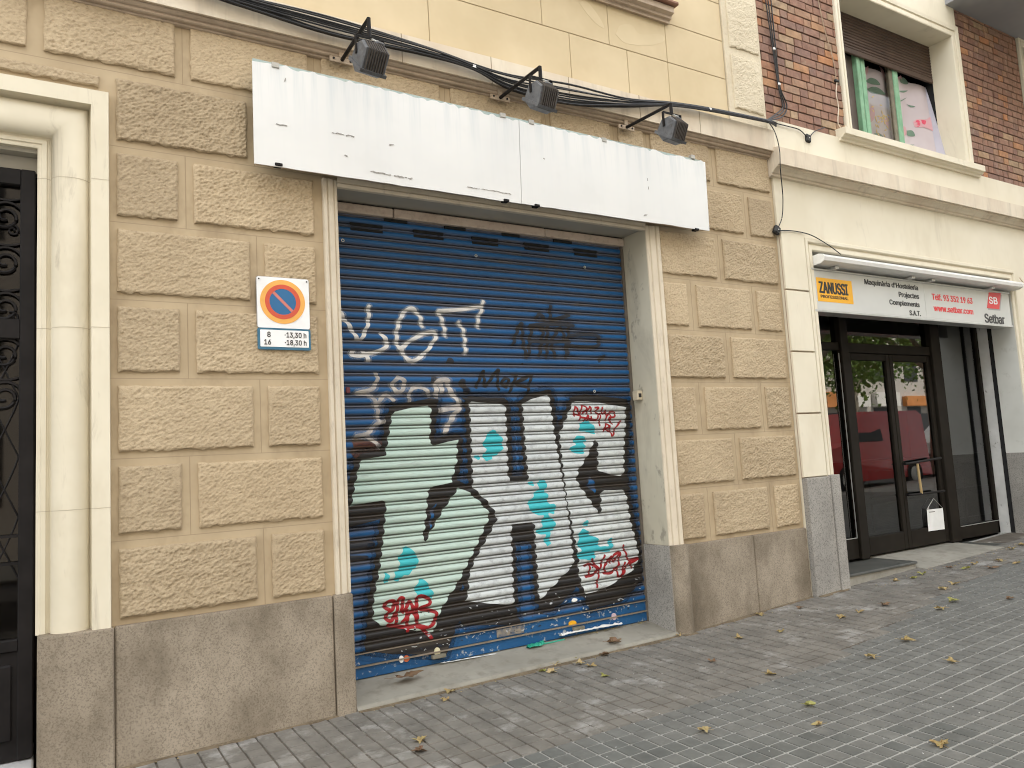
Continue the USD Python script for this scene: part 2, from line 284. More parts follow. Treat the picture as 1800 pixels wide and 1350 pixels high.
def ramp_pieces(name, stops, rough, tex=6, dark=.6, bump=(70, .2, .003), spec=.4, c3=None, f3=.3, s3=20, band=None):
    """one colour per piece out of a ramp, mottled"""
    n = {'oi': ('object_info', {}), 'g': ('geometry', {}), 'ad': ('math', {'math_type': 'add'}), 'fr': ('math', {'math_type': 'fraction'}), 'rp': ('rgb_ramp', {'ramp': stops}),
         'n': ('noise_texture', {'scale': tex, 'detail': 5., 'roughness': .65}), 'mr': ('map_range', {'from_min': .3, 'from_max': .7, 'to_min': dark, 'to_max': 1.25, 'clamp': True}), 'cc': ('combine_color', {}), 'ml': ('mix_color', {'blend_type': 'multiply', 'fac': 1., 'use_clamp': False}),
         'p': ('principled_bsdf', {'roughness': rough, 'specular_ior_level': spec}), 'bn': ('noise_texture', {'scale': bump[0], 'detail': 4.}), 'b': ('bump', {'strength': bump[1], 'distance': bump[2]})}
    l = [('oi.random', 'ad.value1'), ('g.random_per_island', 'ad.value2'), ('ad.value', 'fr.value1'), ('fr.value', 'rp.fac'), ('g.position', 'n.vector'), ('n.fac', 'mr.value'), ('mr.result', 'cc.r'), ('mr.result', 'cc.g'), ('mr.result', 'cc.b'), ('rp.color', 'ml.a'), ('cc.color', 'ml.b'), ('g.position', 'bn.vector'), ('bn.fac', 'b.height'), ('b.normal', 'p.normal')]
    col = 'ml.result'
    if c3 is not None:
        n |= {'n3': ('noise_texture', {'scale': s3, 'detail': 6., 'roughness': .7}), 'r3': ('map_range', {'from_min': .54, 'from_max': .70, 'to_min': 0, 'to_max': f3, 'clamp': True}), 'm3': ('mix_color', {'b': c3})}
        l += [('g.position', 'n3.vector'), ('n3.fac', 'r3.value'), ('r3.result', 'm3.fac'), (col, 'm3.a')]; col = 'm3.result'
    l.append((col, 'p.base_color'))
    return usdkit.material(stage, M(name), n, l, surface='p.BSDF')
brick_m = ramp_pieces('red_brick', [(0, (.225, .120, .085)), (.2, (.285, .155, .105)), (.4, (.215, .125, .098)), (.55, (.35, .205, .125)), (.7, (.265, .145, .105)), (.84, (.36, .25, .155)), (.93, (.42, .19, .085)), (1, (.23, .125, .09))], .85, tex=11, dark=.7, c3=(.40, .32, .24), f3=.4, s3=9)
brick_grout = surf('brick_joint', (.095, .066, .052), (.13, .09, .07), 9, .9)
tile_near = ramp_pieces('brownish_paving', [(0, (.165, .152, .132)), (.3, (.19, .178, .158)), (.6, (.215, .202, .182)), (.8, (.19, .172, .152)), (1, (.245, .235, .212))], .72, tex=5, dark=.75, c3=(.44, .43, .41), f3=.7, s3=3.5)
tile_far = ramp_pieces('grey_paving', [(0, (.112, .117, .110)), (.35, (.126, .130, .122)), (.7, (.140, .143, .134)), (1, (.155, .155, .145))], .62, tex=5, dark=.85, c3=(.27, .27, .255), f3=.3, s3=11)
def base_joint():
    return surf('paving_joint', (.31, .305, .285), (.40, .395, .37), 5, .85, c3=(.17, .165, .15), s3=3, f3=.5, lo3=.54, hi3=.75)
joint_far = base_joint()
joint_near = surf('dirty_paving_joint', (.085, .072, .058), (.15, .13, .105), 5, .9, c3=(.45, .43, .38), s3=4.5, f3=.7, lo3=.58, hi3=.68)

# ------------------------------------------------------------------ the ground
def strip(y0, y1, dz, x0=-60., x1=120., n=160, ny=2):
    xs = np.unique(np.concatenate([np.linspace(x0, x1, n), np.clip(GX, x0, x1)])); ys = np.linspace(y0, y1, ny); rows = [np.stack([xs, xs * 0 + y, gz(xs, y) + dz], 1) for y in ys]
    m = loft(rows, closed=False); 
    if m.face_normals[0][2] < 0: m.invert()
    return m
ground = obj('ground', [sheet([[(-300, -300, -2.5), (300, -300, -2.5)], [(-300, 300, -2.5), (300, 300, -2.5)]])], asphalt, kind='structure')
road = obj('road', strip(-12.6, -5.4, -.13), asphalt, kind='structure')
KY = -5.25
obj('kerb', [loft([np.stack([xs, xs * 0 + y, gz(xs, KY) + z], 1) for xs in [np.linspace(-60, 120, 120)] for y, z in ((KY, .003), (KY - .15, .003), (KY - .165, -.012), (KY - .165, -.2))], closed=False)], granite, kind='structure')
obj('far_pavement', strip(-19, -12.6, .0), tile_far, kind='structure')
pavement = obj('pavement', strip(KY, 0.35, -.0004, n=200), joint_far, kind='structure')
TILE = .0985; TY = .1065
def ybound(x): return np.interp(x, [-9, 4.3, 4.9, 6.4, 8, 14], [-1.172, -1.172, -1.066, -.746, -.533, -.426])
cand = []
obst = [(-1.4, -.012, -.4), ]
for i in range(-24, 150):
    for j in range(0, 46):
        x0, y1 = i * TILE + .012, -.012 - j * TY
        xc, yc = x0 + TILE / 2, y1 - TY / 2
        if xc < 1.8 and yc > -.03: continue
        u, v, d = px((xc, yc, gz(xc, yc)))
        if d < .6 or yc < -5.1: continue
        vis = -60 < u < 1860 and v < 1430
        cand.append((d if vis else d + 1000, x0, y1))
def tile_mesh(x0, y1, jx):
    near = y1 - TY / 2 > ybound(x0 + TILE / 2)
    g = .0042 if near else .0062; r = random.Random(int(x0 * 1000) * 7919 + int(y1 * 1000))
    a, b, c, d = x0 + g + r.uniform(-.0012, .0012), x0 + TILE - g + r.uniform(-.0012, .0012), y1 - TY + g + r.uniform(-.0012, .0012), y1 - g + r.uniform(-.0012, .0012)
    up = r.uniform(.0003, .0010) + (r.uniform(.0012, .0042) if near else 0); e = .002
    tl = [r.uniform(-.0006, .0006) * (1 if near else .4) for _ in range(2)]
    v = []
    for (X, Y) in ((a, c), (b, c), (b, d), (a, d)):
        v.append((X, Y, gz(X, Y) - .010))
    for (X, Y, p, q) in ((a + e, c + e, -1, -1), (b - e, c + e, 1, -1), (b - e, d - e, 1, 1), (a + e, d - e, -1, 1)):
        v.append((X, Y, gz(X, Y) + up + p * tl[0] + q * tl[1]))
    f = [[4, 5, 6], [4, 6, 7]] + [t for k in range(4) for t in ([k, (k + 1) % 4, 4 + (k + 1) % 4], [k, 4 + (k + 1) % 4, 4 + k])]
    return np.array(v), np.array(f), near
cand.sort()
rest = {True: ([], [], 0), False: ([], [], 0)}
single = 0
for d, x0, y1 in cand:
    v, f, near = tile_mesh(x0, y1, 0)
    if single < 298 and d < 1000:
        obj('paving_tile', trimesh.Trimesh(v, f, process=False), tile_near if near else tile_far, pavement); single += 1
    else:
        V, F, n = rest[near]; V.append(v); F.append(f + n); rest[near] = (V, F, n + len(v))
for near, nm in ((True, 'brown_paving_tiles'), (False, 'grey_paving_tiles')):
    V, F, n = rest[near]
    obj(nm, trimesh.Trimesh(np.vstack(V), np.vstack(F), process=False), tile_near if near else tile_far, pavement, kind='stuff')
# the strip by the houses has darker joints: a thin bed just above the pale one
xs = np.linspace(-8, 14, 120)
obj('dirty_joint_bed', sheet([np.stack([xs, ybound(xs), gz(xs, ybound(xs)) + .0004], 1), np.stack([xs, xs * 0 + .3, gz(xs, xs * 0 + .0) + .0004], 1)]), joint_near, pavement)

# ------------------------------------------------------------------ house 1, faced with rough blocks
XB = 5.665   # where the two houses meet
PORT_X, PORT_Z = .31, 3.497
house1 = thing('stone_faced_house', 'old apartment house faced with rough tan stone blocks, around the graffitied shutter', 'building')
obj('wall', extr_y(opening(-9, XB, -.3, 4.06, [(-1.6, PORT_X - .06, -1, PORT_Z - .05), (1.535, 4.125, -1, 3.18)]), 0, .30), mortar, house1)
def rough_block(x0, x1, z0, z1, seed, rel=.0100, yb=-.002, res=.0056, thick=.009):
    nx, nz = max(6, int((x1 - x0) / res)), max(6, int((z1 - z0) / res))
    X, Z = np.meshgrid(np.linspace(x0, x1, nx), np.linspace(z0, z1, nz), indexing='ij')
    wx = .02 * (meshkit.noise(np.stack([X * 14, X * 0 + seed, Z * 14], -1), seed + 8) - .5)
    vr = random.Random(seed * 13 + 1); dx, dz = vr.uniform(.019, .024), vr.uniform(.0125, .0155); rg_ = np.random.default_rng(seed)
    gx_, gz_ = np.meshgrid(np.arange(-2, (x1 - x0) / dx + 2), np.arange(-2, (z1 - z0) / dz + 2), indexing='ij'); gx_ = gx_ + .5 * (gz_ % 2)
    pt_ = np.stack([(gx_ + rg_.uniform(-.42, .42, gx_.shape)) * dx, (gz_ + rg_.uniform(-.42, .42, gx_.shape)) * dz], -1).reshape(-1, 2); dep = rg_.uniform(.35, 1.0, len(pt_))
    tl_ = vr.uniform(-.35, .35); A_ = np.stack([((X - x0 + wx) + tl_ * (Z - z0)) * .62, (Z - z0) + .6 * wx], -1).reshape(-1, 2)
    di, ix = cKDTree(pt_ * [.62, 1]).query(A_); h = np.clip(di / .0078, 0, 1); h = 1 - dep[ix] * (1 - h ** 1.4); h = h.reshape(X.shape)
    h = h * .75 + .45 * (meshkit.noise(np.stack([X * 22, X * 0 + seed, Z * 30], -1), seed + 2) - .4); h = np.clip(h, 0, 1.2); rel = rel * vr.uniform(.75, 1.2)
    e = np.minimum(np.minimum(X - x0, x1 - X), np.minimum(Z - z0, z1 - Z)); e = np.clip(e / .007, 0, 1)
    Y = yb - thick * .8 - (rel * h + thick * .2) * e
    wob = (meshkit.noise(np.stack([X * 34, X * 0 + seed, X * 0], -1), seed + 3) - .5) * .013 * (Z - z0 < res * .6) + (meshkit.noise(np.stack([X * 25, X * 0 + seed + 5, X * 0], -1), seed + 4) - .5) * .005 * (z1 - Z < res * .6)
    wob2 = (meshkit.noise(np.stack([Z * 34, X * 0 + seed, X * 0], -1), seed + 6) - .5) * .006 * ((X - x0 < res * .6) | (x1 - X < res * .6))
    g = np.stack([X + wob2, Y, Z + wob], -1)
    m1 = loft(g, closed=False)
    if m1.face_normals[0][1] > 0: m1.invert()
    rim = np.concatenate([g[:, 0], g[-1, 1:], g[-2::-1, -1], g[0, -2:0:-1]]); back = rim.copy(); back[:, 1] = .004
    return trimesh.util.concatenate([m1, loft([rim, back])])
BH = .345
def course(i): return .712 + .4225 * i
A_left, B_left = [(.350, 1.035), (1.12, 1.420)], [(.350, .653), (.738, 1.421)]
A_right, B_right = [(4.235, 4.490), (4.600, 5.230), (5.322, 5.620)], [(4.235, 4.858), (4.955, 5.620)]
blocks = []
for i in range(7):
    ev = i % 2 == 0
    for a in (A_left if ev else B_left) if i < 6 else A_left: blocks.append((*a, course(i), course(i) + BH))
    for a in (A_right if ev else B_right): 
        blocks.append((*a, course(i), course(i) + BH))
z6, z7 = course(6), course(7)
blocks += [(x, min(x + .685, 4.16), z6, z6 + BH) for x in (1.505, 2.275, 3.045)] + [(3.815, 4.16, z6, z6 + BH)]
blocks = [b for b in blocks if not (b[2] == z6 and 1.11 < b[0] < 1.13)] + [(1.12, 1.44, z6, z6 + BH)]
blocks += [(x0, x1, z7 + .0, z7 + .340) for x0, x1 in ((-1.65, -.83), (-.75, -.066), (.012, .647), (.73, 1.409), (1.499, 2.323), (2.407, 3.154), (3.24, 3.80), (3.885, 4.14), (4.222, 4.87), (4.962, 5.62))]
blocks += [(-1.6, -.61, 3.523, 3.585), (-.53, .267, 3.523, 3.585)]
for k, (x0, x1, za, zb) in enumerate(blocks):
    obj('stone_block', rough_block(x0, x1, za, zb, 11 + k), stone, house1, smooth=60)
# thin vertical struck joints between neighbouring blocks
vj = []
for k in range(8):
    rows = sorted([b for b in blocks if abs(b[2] - course(k)) < .01])
    for a, b in zip(rows, rows[1:]):
        if 0 < b[0] - a[1] < .13 and a[1] > .3: xm = (a[1] + b[0]) / 2; vj.append(box(xm - .0016, xm + .0016, -.0010, .01, a[2] - .038, a[3] + .038))
obj('struck_joint', vj, surf('faint_joint', (.30, .225, .14), (.36, .27, .17), 8, .9), house1, kind='stuff')
# plinth
def slab(x0, x1, y0, y1, z1, z0=-.25, c=.008): return bbox(x0, x1, y0, y1, z0, z1, c)
for x0, x1, yf in ((-.007, .323, -.045), (.327, 1.456, -.030), (1.459, 1.572, -.048), (4.246, 4.997, -.030), (5.0, 5.663, -.030)):
    obj('plinth_slab', slab(x0, x1, yf, .345, .676), plinth_m, house1)
obj('plinth_slab', slab(-1.6, -1.27, -.045, .28, .676), plinth_m, house1); obj('plinth_slab', slab(-9, -1.603, -.03, .28, .676), plinth_m, house1)
pp = [(4.088, .20), (4.088, -.03), (4.11, -.062), (4.15, -.078), (4.20, -.078), (4.235, -.06), (4.244, -.03), (4.244, .20)]
obj('corner_stone', extr_z(pp, -.2, .686), plinth_m, house1, smooth=40, label='rounded corner stone at the right foot of the shutter opening')
obj('jamb_base', box(4.076, 4.0872, -.02, .33, -.2, .684), granite, house1)
# door surround on the left: profile of (distance from the inner edge, depth)
prof = [(0, .20), (0, .072), (.010, .066), (.018, .066), (.022, .060), (.042, .060), (.046, .068), (.052, .070), (.056, .074), (.062, .074)] + [(.150 + .085 * math.sin(a), .052 - .060 * math.cos(a)) for a in np.radians(np.linspace(-86, 82, 14))] + [(.238, .034), (.241, .020), (.242, -.034), (.324, -.036), (.327, -.028), (.327, .02)]
XI, ZI, XL = -.015, 3.165, -1.26
def ring(f): return [f(d, y) for d, y in prof]
obj('door_surround', loft([ring(lambda d, y: (XI + d, y, .672)), ring(lambda d, y: (XI + d, y, 1.45)), ring(lambda d, y: (XI + d, y, 2.5)), ring(lambda d, y: (XI + d, y, ZI + d)), ring(lambda d, y: (XL - d, y, ZI + d)), ring(lambda d, y: (XL - d, y, .672))], closed=False), cream, house1, smooth=35)
jl = []
for z in (1.275, 2.205, 3.0): jl.append(loft([[(XI + d, y - .0012, z + s) for d, y in prof[1:-1]] for s in (-.0012, .0012)], closed=False))
obj('surround_joint', jl, surf('hairline_joint', (.40, .34, .25), (.50, .43, .32), 9, .9), house1)
obj('door_soffit', box(XL, XI - .001, .10, .30, ZI - .02, ZI + .02), soffit_m, house1)
DTOP = at(40, 297, .12)[2]
obj('lintel_panel', box(XL, XI, .17, .24, DTOP + .002, ZI - .022), soffit_m, house1)
# trim round the shutter opening
def trim(xi, xo, y0):
    s = 1 if xo > xi else -1; w = abs(xo - xi)
    pr = [(0, .0), (0, -.012), (.18, -.020), (.24, -.012), (.30, -.022), (.62, -.030), (.70, -.018), (.76, -.030), (.97, -.034), (1, -.028), (1, .004)]
    return [[(xi + s * w * a, y, z) for a, y in pr] for z in (.678, 3.19)]
obj('opening_trim', loft(trim(1.572, 1.478, 0), closed=False), frame_m, house1)
obj('opening_trim', loft(trim(4.092, 4.222, 0), closed=False), frame_m, house1)
obj('opening_trim', loft([[(x, y, 3.152 + d) for d, y in ((0, .02), (0, -.012), (.02, -.018), (.03, -.010), (.055, -.022), (.07, -.022), (.075, .004))] for x in (1.573, 4.091)], closed=False), frame_m, house1)
obj('opening_reveal', box(4.0905, 4.13, -.004, .36, .686, 3.2), jamb_m, house1, label='scuffed pale reveal at the right of the shutter')
obj('opening_reveal', box(1.53, 1.570, 0.0, .36, .676, 3.2), jamb_m, house1)
obj('opening_soffit', box(1.571, 4.0900, -.001, .32, 3.167, 3.19), soffit_m, house1)
# cornice over the ground floor
CP = .09
zt, zb = at(900, 110, -CP)[2], at(900, 155, -CP)[2]
zq = at(900, 179, -.02)[2]; hq = zb - zq
obj('cornice', extr_x([(0, zt + .03), (-CP, zt), (-CP, zb), (-.074, zb), (-.074, zb + .004), (.006, zb + .004), (.006, zt + .03)], -9, 5.648), fascia_m, house1)
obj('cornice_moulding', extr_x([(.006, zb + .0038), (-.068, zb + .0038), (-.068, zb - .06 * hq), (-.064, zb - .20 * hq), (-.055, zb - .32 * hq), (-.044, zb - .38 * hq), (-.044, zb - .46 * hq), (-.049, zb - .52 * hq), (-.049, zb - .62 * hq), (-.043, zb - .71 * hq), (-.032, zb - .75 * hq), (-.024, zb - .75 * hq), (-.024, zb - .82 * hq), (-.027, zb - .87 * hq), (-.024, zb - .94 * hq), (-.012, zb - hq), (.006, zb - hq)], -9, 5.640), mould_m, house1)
for x in (2.02, 2.70, 3.37, 4.06, 4.72): obj('cornice_joint', [box(x - .0022, x + .0022, -CP - .0012, -.08, zb - .001, zt + .002)], joint_dark, house1)
# upper wall of smooth yellow panels with fine joints
obj('upper_wall', box(-9, XB, .012, .30, 4.06, 6.9), joint_dark, house1)
rows = [(zt + .02, 4.652), (4.655, 5.006), (5.009, 5.36), (5.363, 5.714), (5.717, 6.9)]
vert = [[2.273, 3.474, 4.05, 4.493], [1.7, 3.227, 3.873, 4.493], [1.4, 2.6, 4.53], [2.3, 4.53], [2.9, 4.53]]
for (za, zb2), vs in zip(rows, vert):
    xs_ = [-9, -2.1, .2] + vs + [5.185]
    if vs[0] > 2: xs_ = [-9, -1.2, 1.1] + vs + [5.185]
    for a, b in zip(xs_, xs_[1:]):
        if za > 5.0 and b > 2.61 and a < 4.5: continue
        obj('wall_panel', bbox(a + .002, b - .002, 0, .03, za, zb2 - .0005, .003), yellow, house1)
obj('wall_panel', bbox(2.6, 4.528, .002, .03, 5.009, 5.06, .003), yellow, house1)
for ptc in ([(1082, 60), (1090, 45), (1110, 44), (1125, 60), (1160, 60), (1167, 72), (1140, 80), (1100, 76)], [(1018, 5), (1030, 2), (1050, 25), (1062, 48), (1052, 45), (1035, 28)]):
    q_ = [at(u, v, 0) for u, v in ptc]; obj('paint_patch', extr_y(Polygon(spline(np.array([(a[0], a[2]) for a in q_ + q_[:1]]), 5)).buffer(0), -.0012, .001), surf('patched_plaster', (.595, .485, .305), (.655, .54, .35), 2, .8) if not stage.GetPrimAtPath(M('patched_plaster')) else M('patched_plaster'), house1)
# corner strip of pale rough panels
obj('corner_pilaster', box(5.188, XB - .002, -.012, .2, zt + .005, 6.9), quoin, house1)
for k, (za, zb2) in enumerate(((4.40, 4.895), (4.975, 5.47), (5.55, 6.04))): obj('corner_panel', rough_block(5.255, 5.632, za, zb2, 900 + k, yb=-.014, rel=.009, thick=.006), quoin, house1, smooth=60, label='pale rough panel of the corner strip')
obj('upper_sill', [extr_x([(0, 4.99), (-.03, 4.985), (-.03, 5.01), (-.055, 5.015), (-.055, 5.035), (-.09, 5.05), (-.09, 5.10), (0, 5.105)], 2.55, 4.525)], mould_m, house1)
obj('sill_tile', bbox(2.53, 4.560, -.125, .06, 5.106, 5.140, .01), terracotta, house1)
obj('upper_window_void', box(2.7, 4.4, .02, .1, 5.14, 6.6), void_m, house1)
obj('upper_storeys', box(-9, XB, 0, 11, 6.9, 17), yellow, house1)
obj('rear_mass', box(-9, XB, 4.0, 11, -.5, 6.9), room_m, house1)
obj('side_wall', box(-9.2, -9, 0, 11, -.5, 17), yellow, house1)
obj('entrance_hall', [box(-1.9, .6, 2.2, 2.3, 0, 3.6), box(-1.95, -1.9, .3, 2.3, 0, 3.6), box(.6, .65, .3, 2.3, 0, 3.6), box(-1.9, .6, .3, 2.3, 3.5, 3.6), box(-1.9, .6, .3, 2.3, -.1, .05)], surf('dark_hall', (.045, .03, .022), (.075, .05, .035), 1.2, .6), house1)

# iron entrance door at the far left
DY = .12
door = thing('iron_entrance_door', 'black iron entrance door with scrollwork at the left edge', 'door', (-.015, DY, .08))
B0 = (-.015, DY, .08)
def dpart(n, ms, mt, s=False): return obj(n, ms, mt, door, smooth=s, base=B0)
for a, b in ((-.090, -.022), (-.70, -.60), (-1.258, -1.19)): dpart('door_stile', bbox(a, b, DY, DY + .05, .085, DTOP, .006), black_iron)
zr = [at(60, 568, DY)[2], at(60, 590, DY)[2]]
dpart('door_rail', bbox(-1.20, -.085, DY + .001, DY + .05, zr[1] - .02, zr[0] + .02, .006), black_iron)
dpart('door_rail', bbox(-1.20, -.085, DY + .001, DY + .05, DTOP - .09, DTOP - .001, .006), black_iron)
dpart('door_rail', bbox(-1.20, -.085, DY + .001, DY + .05, .60, .66, .006), black_iron)
dpart('kick_panel', [box(-1.20, -.085, DY + .012, DY + .045, .085, .60), bbox(-.56, -.11, DY + .0, DY + .02, .18, .54, .012)], black_iron)
dpart('door_glass', pane(-1.20, -.085, DY + .040, .66, DTOP - .09), usdkit.material(stage, M('old_door_glass'), {'f': ('fresnel', {'IOR': 1.42}), 't': ('transparent_bsdf', {'color': (.45, .43, .40)}), 'g': ('glossy_bsdf', {'color': (.9, .85, .8), 'roughness': .03}), 'm': ('mix_closure', {})}, [('f.fac', 'm.fac'), ('t.BSDF', 'm.closure1'), ('g.BSDF', 'm.closure2')], surface='m.closure'))
def spiral(cx, cz, r0, turns, a0, sgn=1, n=40):
    t = np.linspace(0, 1, n); r = r0 * (1 - .82 * t); a = a0 + sgn * turns * 2 * np.pi * t
    return np.stack([cx + r * np.cos(a), np.full(n, DY + .022), cz + r * np.sin(a)], 1)
sc = []
for cz in (2.80, 2.56, 2.32, 2.08, 1.86):
    for cx, sg in ((-.155, 1), (-.40, -1)):
        sc.append(tube(spiral(cx, cz, .085, 1.8, .2 if sg > 0 else 2.9, sg), .0085, 5))
        sc.append(tube([(cx + .07, DY + .022, cz + .10), (cx, DY + .022, cz + .088), (cx - .12, DY + .022, cz + .11)], .008, 5, smooth=5))
for cx, cz in ((-.122, 2.27), (-.122, 2.73)): sc.append(tube(spiral(cx, cz, .03, 1.4, 2.0, -1), .006, 5))
dpart('scrollwork', sc, black_iron, 40)
gr = []
zt2 = zr[1] - .02
for k in range(4):
    za, zb3 = zt2 - k * .30, zt2 - (k + 1) * .30
    for s0, s1 in ((-.09, -.21), (-.21, -.09), (-.33, -.21), (-.21, -.33), (-.33, -.45), (-.45, -.33)):
        gr.append(tube([(s0, DY + .02, za), (s0 * .75 + s1 * .25, DY + .02, za - .09), (s1, DY + .02, zb3)], .0045, 5, smooth=4))
gr.append(box(-.6, -.09, DY + .01, DY + .03, 1.155, 1.17)); gr.append(box(-.6, -.09, DY + .01, DY + .03, 1.02, 1.035))
dpart('lattice_bars', gr, black_iron)
obj('marble_doorstep', bbox(-1.255, -.020, -.03, .45, -.2, .079, .008), marble, label='white marble doorstep below the black iron door', cat='doorstep')

# ------------------------------------------------------------------ roller shutter with its graffiti
SHY, P, Z0, SX0, SX1 = .290, .0713, .2467, 1.600, 4.066
PR = np.array([(0, .006), (.003, -.003), (.009, -.0095), (.016, -.0135), (.025, -.0155), (.034, -.0145), (.041, -.010), (.046, -.003), (.0485, .004), (.0505, .004), (.053, -.003), (.0565, -.0065), (.0605, -.007), (.0640, -.0045), (.0670, .002), (.0685, .007)])
NS = 41
def shy(z):
    """front of the shutter at height z"""
    z = np.asarray(z, float); r = (z - Z0) % P
    return np.where(z >= Z0, SHY + np.interp(r, np.append(PR[:, 0], P), np.append(PR[:, 1], .006)), SHY - .010)
def slat_zone(name, base, dirt, amt, rough, c2=None, scr=None, thin=False):
    """paint on the slats: dirt gathers on the joint bead and in the grooves"""
    n = {'g': ('geometry', {}), 'sx': ('separate_xyz', {}), 's': ('math', {'math_type': 'subtract', 'value2': Z0}), 'd': ('math', {'math_type': 'divide', 'value2': P}), 'f': ('math', {'math_type': 'fraction'}),
         'zr': ('rgb_ramp', {'ramp': [(0, (1,) * 3), (.045, (.7,) * 3), (.09, (.06,) * 3), (.62, (.0,) * 3), (.675, (.7,) * 3), (.72, (.9,) * 3), (.75, (.15,) * 3), (.89, (.12,) * 3), (.94, (.9,) * 3), (1, (1,) * 3)] if thin else [(0, (1,) * 3), (.10, (.75,) * 3), (.20, (.25,) * 3), (.28, (.02,) * 3), (.48, (0,) * 3), (.60, (.45,) * 3), (.68, (1,) * 3), (1, (1,) * 3)]}),
         'mp': ('mapping', {'scale': (.5, 1, 5)}), 'n1': ('noise_texture', {'scale': 7., 'detail': 6., 'roughness': .65}), 'nr': ('map_range', {'from_min': .3, 'from_max': .65, 'to_min': .55, 'to_max': 1.1, 'clamp': True}),
         'zm': ('math', {'math_type': 'multiply'}), 'am': ('math', {'math_type': 'multiply', 'value2': amt, 'use_clamp': True}), 'mx': ('mix_color', {'b': dirt}), 'bw': ('rgb_to_bw', {}),
         'n2': ('noise_texture', {'scale': 1.6, 'detail': 4.}), 'r2': ('map_range', {'from_min': .35, 'from_max': .65, 'to_min': 0, 'to_max': 1, 'clamp': True}), 'cm': ('mix_color', {'a': base, 'b': c2 or tuple(x * 1.25 for x in base)}),
         'p': ('principled_bsdf', {'roughness': rough, 'specular_ior_level': .4})}
    l = [('g.position', 'sx.vector'), ('sx.z', 's.value1'), ('s.value', 'd.value1'), ('d.value', 'f.value1'), ('f.value', 'zr.fac'), ('zr.color', 'bw.color'), ('g.position', 'mp.vector'), ('mp.vector', 'n1.vector'), ('n1.fac', 'nr.value'),
         ('bw.val', 'zm.value1'), ('nr.result', 'zm.value2'), ('zm.value', 'am.value1'), ('am.value', 'mx.fac'), ('g.position', 'n2.vector'), ('n2.fac', 'r2.value'), ('r2.result', 'cm.fac'), ('cm.result', 'mx.a')]
    col = 'mx.result'
    if scr:
        sc_, lo_, hi_, am_, cl_, st_ = scr
        n |= {'mq': ('mapping', {'scale': st_}), 'nq': ('noise_texture', {'scale': sc_, 'detail': 6., 'roughness': .7}), 'rq': ('map_range', {'from_min': lo_, 'from_max': hi_, 'to_min': 0, 'to_max': am_, 'clamp': True}), 'xq': ('mix_color', {'b': cl_})}
        l += [('g.position', 'mq.vector'), ('mq.vector', 'nq.vector'), ('nq.fac', 'rq.value'), ('rq.result', 'xq.fac'), (col, 'xq.a')]; col = 'xq.result'
    l.append((col, 'p.base_color'))
    return usdkit.material(stage, M(name), n, l, surface='p.BSDF')
DIRT = (.145, .122, .098)
blue_m = slat_zone('blue_shutter_paint', (.004, .078, .225), DIRT, .78, .42, (.007, .098, .275))
rail_m = surf('blue_bottom_rail', (.007, .070, .19), (.010, .09, .23), 3, .45, c3=(.45, .46, .45), s3=24, f3=.7, lo3=.60, hi3=.66, st3=(1, 1, 1))
gblack = slat_zone('black_spray', (.011, .010, .010), (.075, .062, .050), .75, .4)
gmint = slat_zone('mint_spray', (.49, .66, .60), (.075, .066, .058), .85, .5, (.56, .70, .63), scr=(9, .54, .70, .55, (.27, .28, .27), (.35, 1, 6)), thin=True)
gwhite = slat_zone('white_spray', (.71, .76, .76), (.075, .066, .058), .85, .5, (.60, .64, .65), scr=(10, .48, .68, .58, (.27, .28, .30), (1.8, 1, 2.4)), thin=True)
gcyan = slat_zone('cyan_spray', (.05, .48, .56), (.075, .066, .058), .8, .5, (.06, .54, .60), thin=True)
gred = slat_zone('red_marker', (.30, .012, .016), (.09, .04, .035), .45, .5)
gcream = slat_zone('thin_white_spray', (.72, .70, .67), (.22, .19, .15), .6, .5, (.80, .79, .77), scr=(14, .48, .68, .3, (.2, .22, .27), (1, 1, 3)), thin=True)
gghost = slat_zone('faded_white_spray', (.50, .46, .41), (.18, .15, .12), .75, .6, (.62, .58, .53), scr=(11, .42, .64, .6, (.09, .12, .20), (1, 1, 2.5)), thin=True)
gfaded = slat_zone('thin_black_spray', (.016, .017, .022), (.10, .08, .062), .85, .5, (.02, .03, .05))
grust = slat_zone('rust_brown_spray', (.10, .035, .025), DIRT, .8, .6)
shutter = thing('roller_shutter', 'blue metal roller shutter covered in graffiti, closed beneath the blank white sign', 'shutter')
def slat_mesh(k):
    xs = np.linspace(SX0, SX1, 14); r = np.random.default_rng(100 + k)
    dent = np.convolve(r.normal(0, .0012, 14), [.25, .5, .25], 'same')
    return loft([[(x, SHY + y + d, Z0 + k * P + z) for x, d in zip(xs, dent)] for z, y in PR], closed=False)
for k in range(NS):
    obj('slat', slat_mesh(k), blue_m, shutter, smooth=50)
obj('bottom_rail', [bbox(SX0, SX1, SHY - .010, SHY + .02, .173, .244, .004)], rail_m, shutter)
obj('bottom_rail', [bbox(SX0, SX1, SHY - .016, SHY + .02, .094, .169, .004)], rail_m, shutter)
obj('rail_lip', [box(SX0, SX1, SHY - .024, SHY - .008, .165, .1735), box(SX0, SX1, SHY - .018, SHY, .243, .2488)], surf('worn_rail_edge', (.20, .165, .125), (.27, .22, .17), 12, .6), shutter)
obj('guide_rail', box(SX1 - .006, 4.0855, SHY - .022, SHY + .05, .09, 3.15), surf('guide_steel', (.09, .075, .06), (.13, .11, .09), 10, .6), shutter)
obj('guide_rail', box(1.571, SX0 + .006, SHY - .035, SHY + .05, .09, 3.15), M('guide_steel'), shutter)
obj('backing', box(1.50, 4.12, SHY + .05, SHY + .08, -.1, 3.3), void_m, shutter)
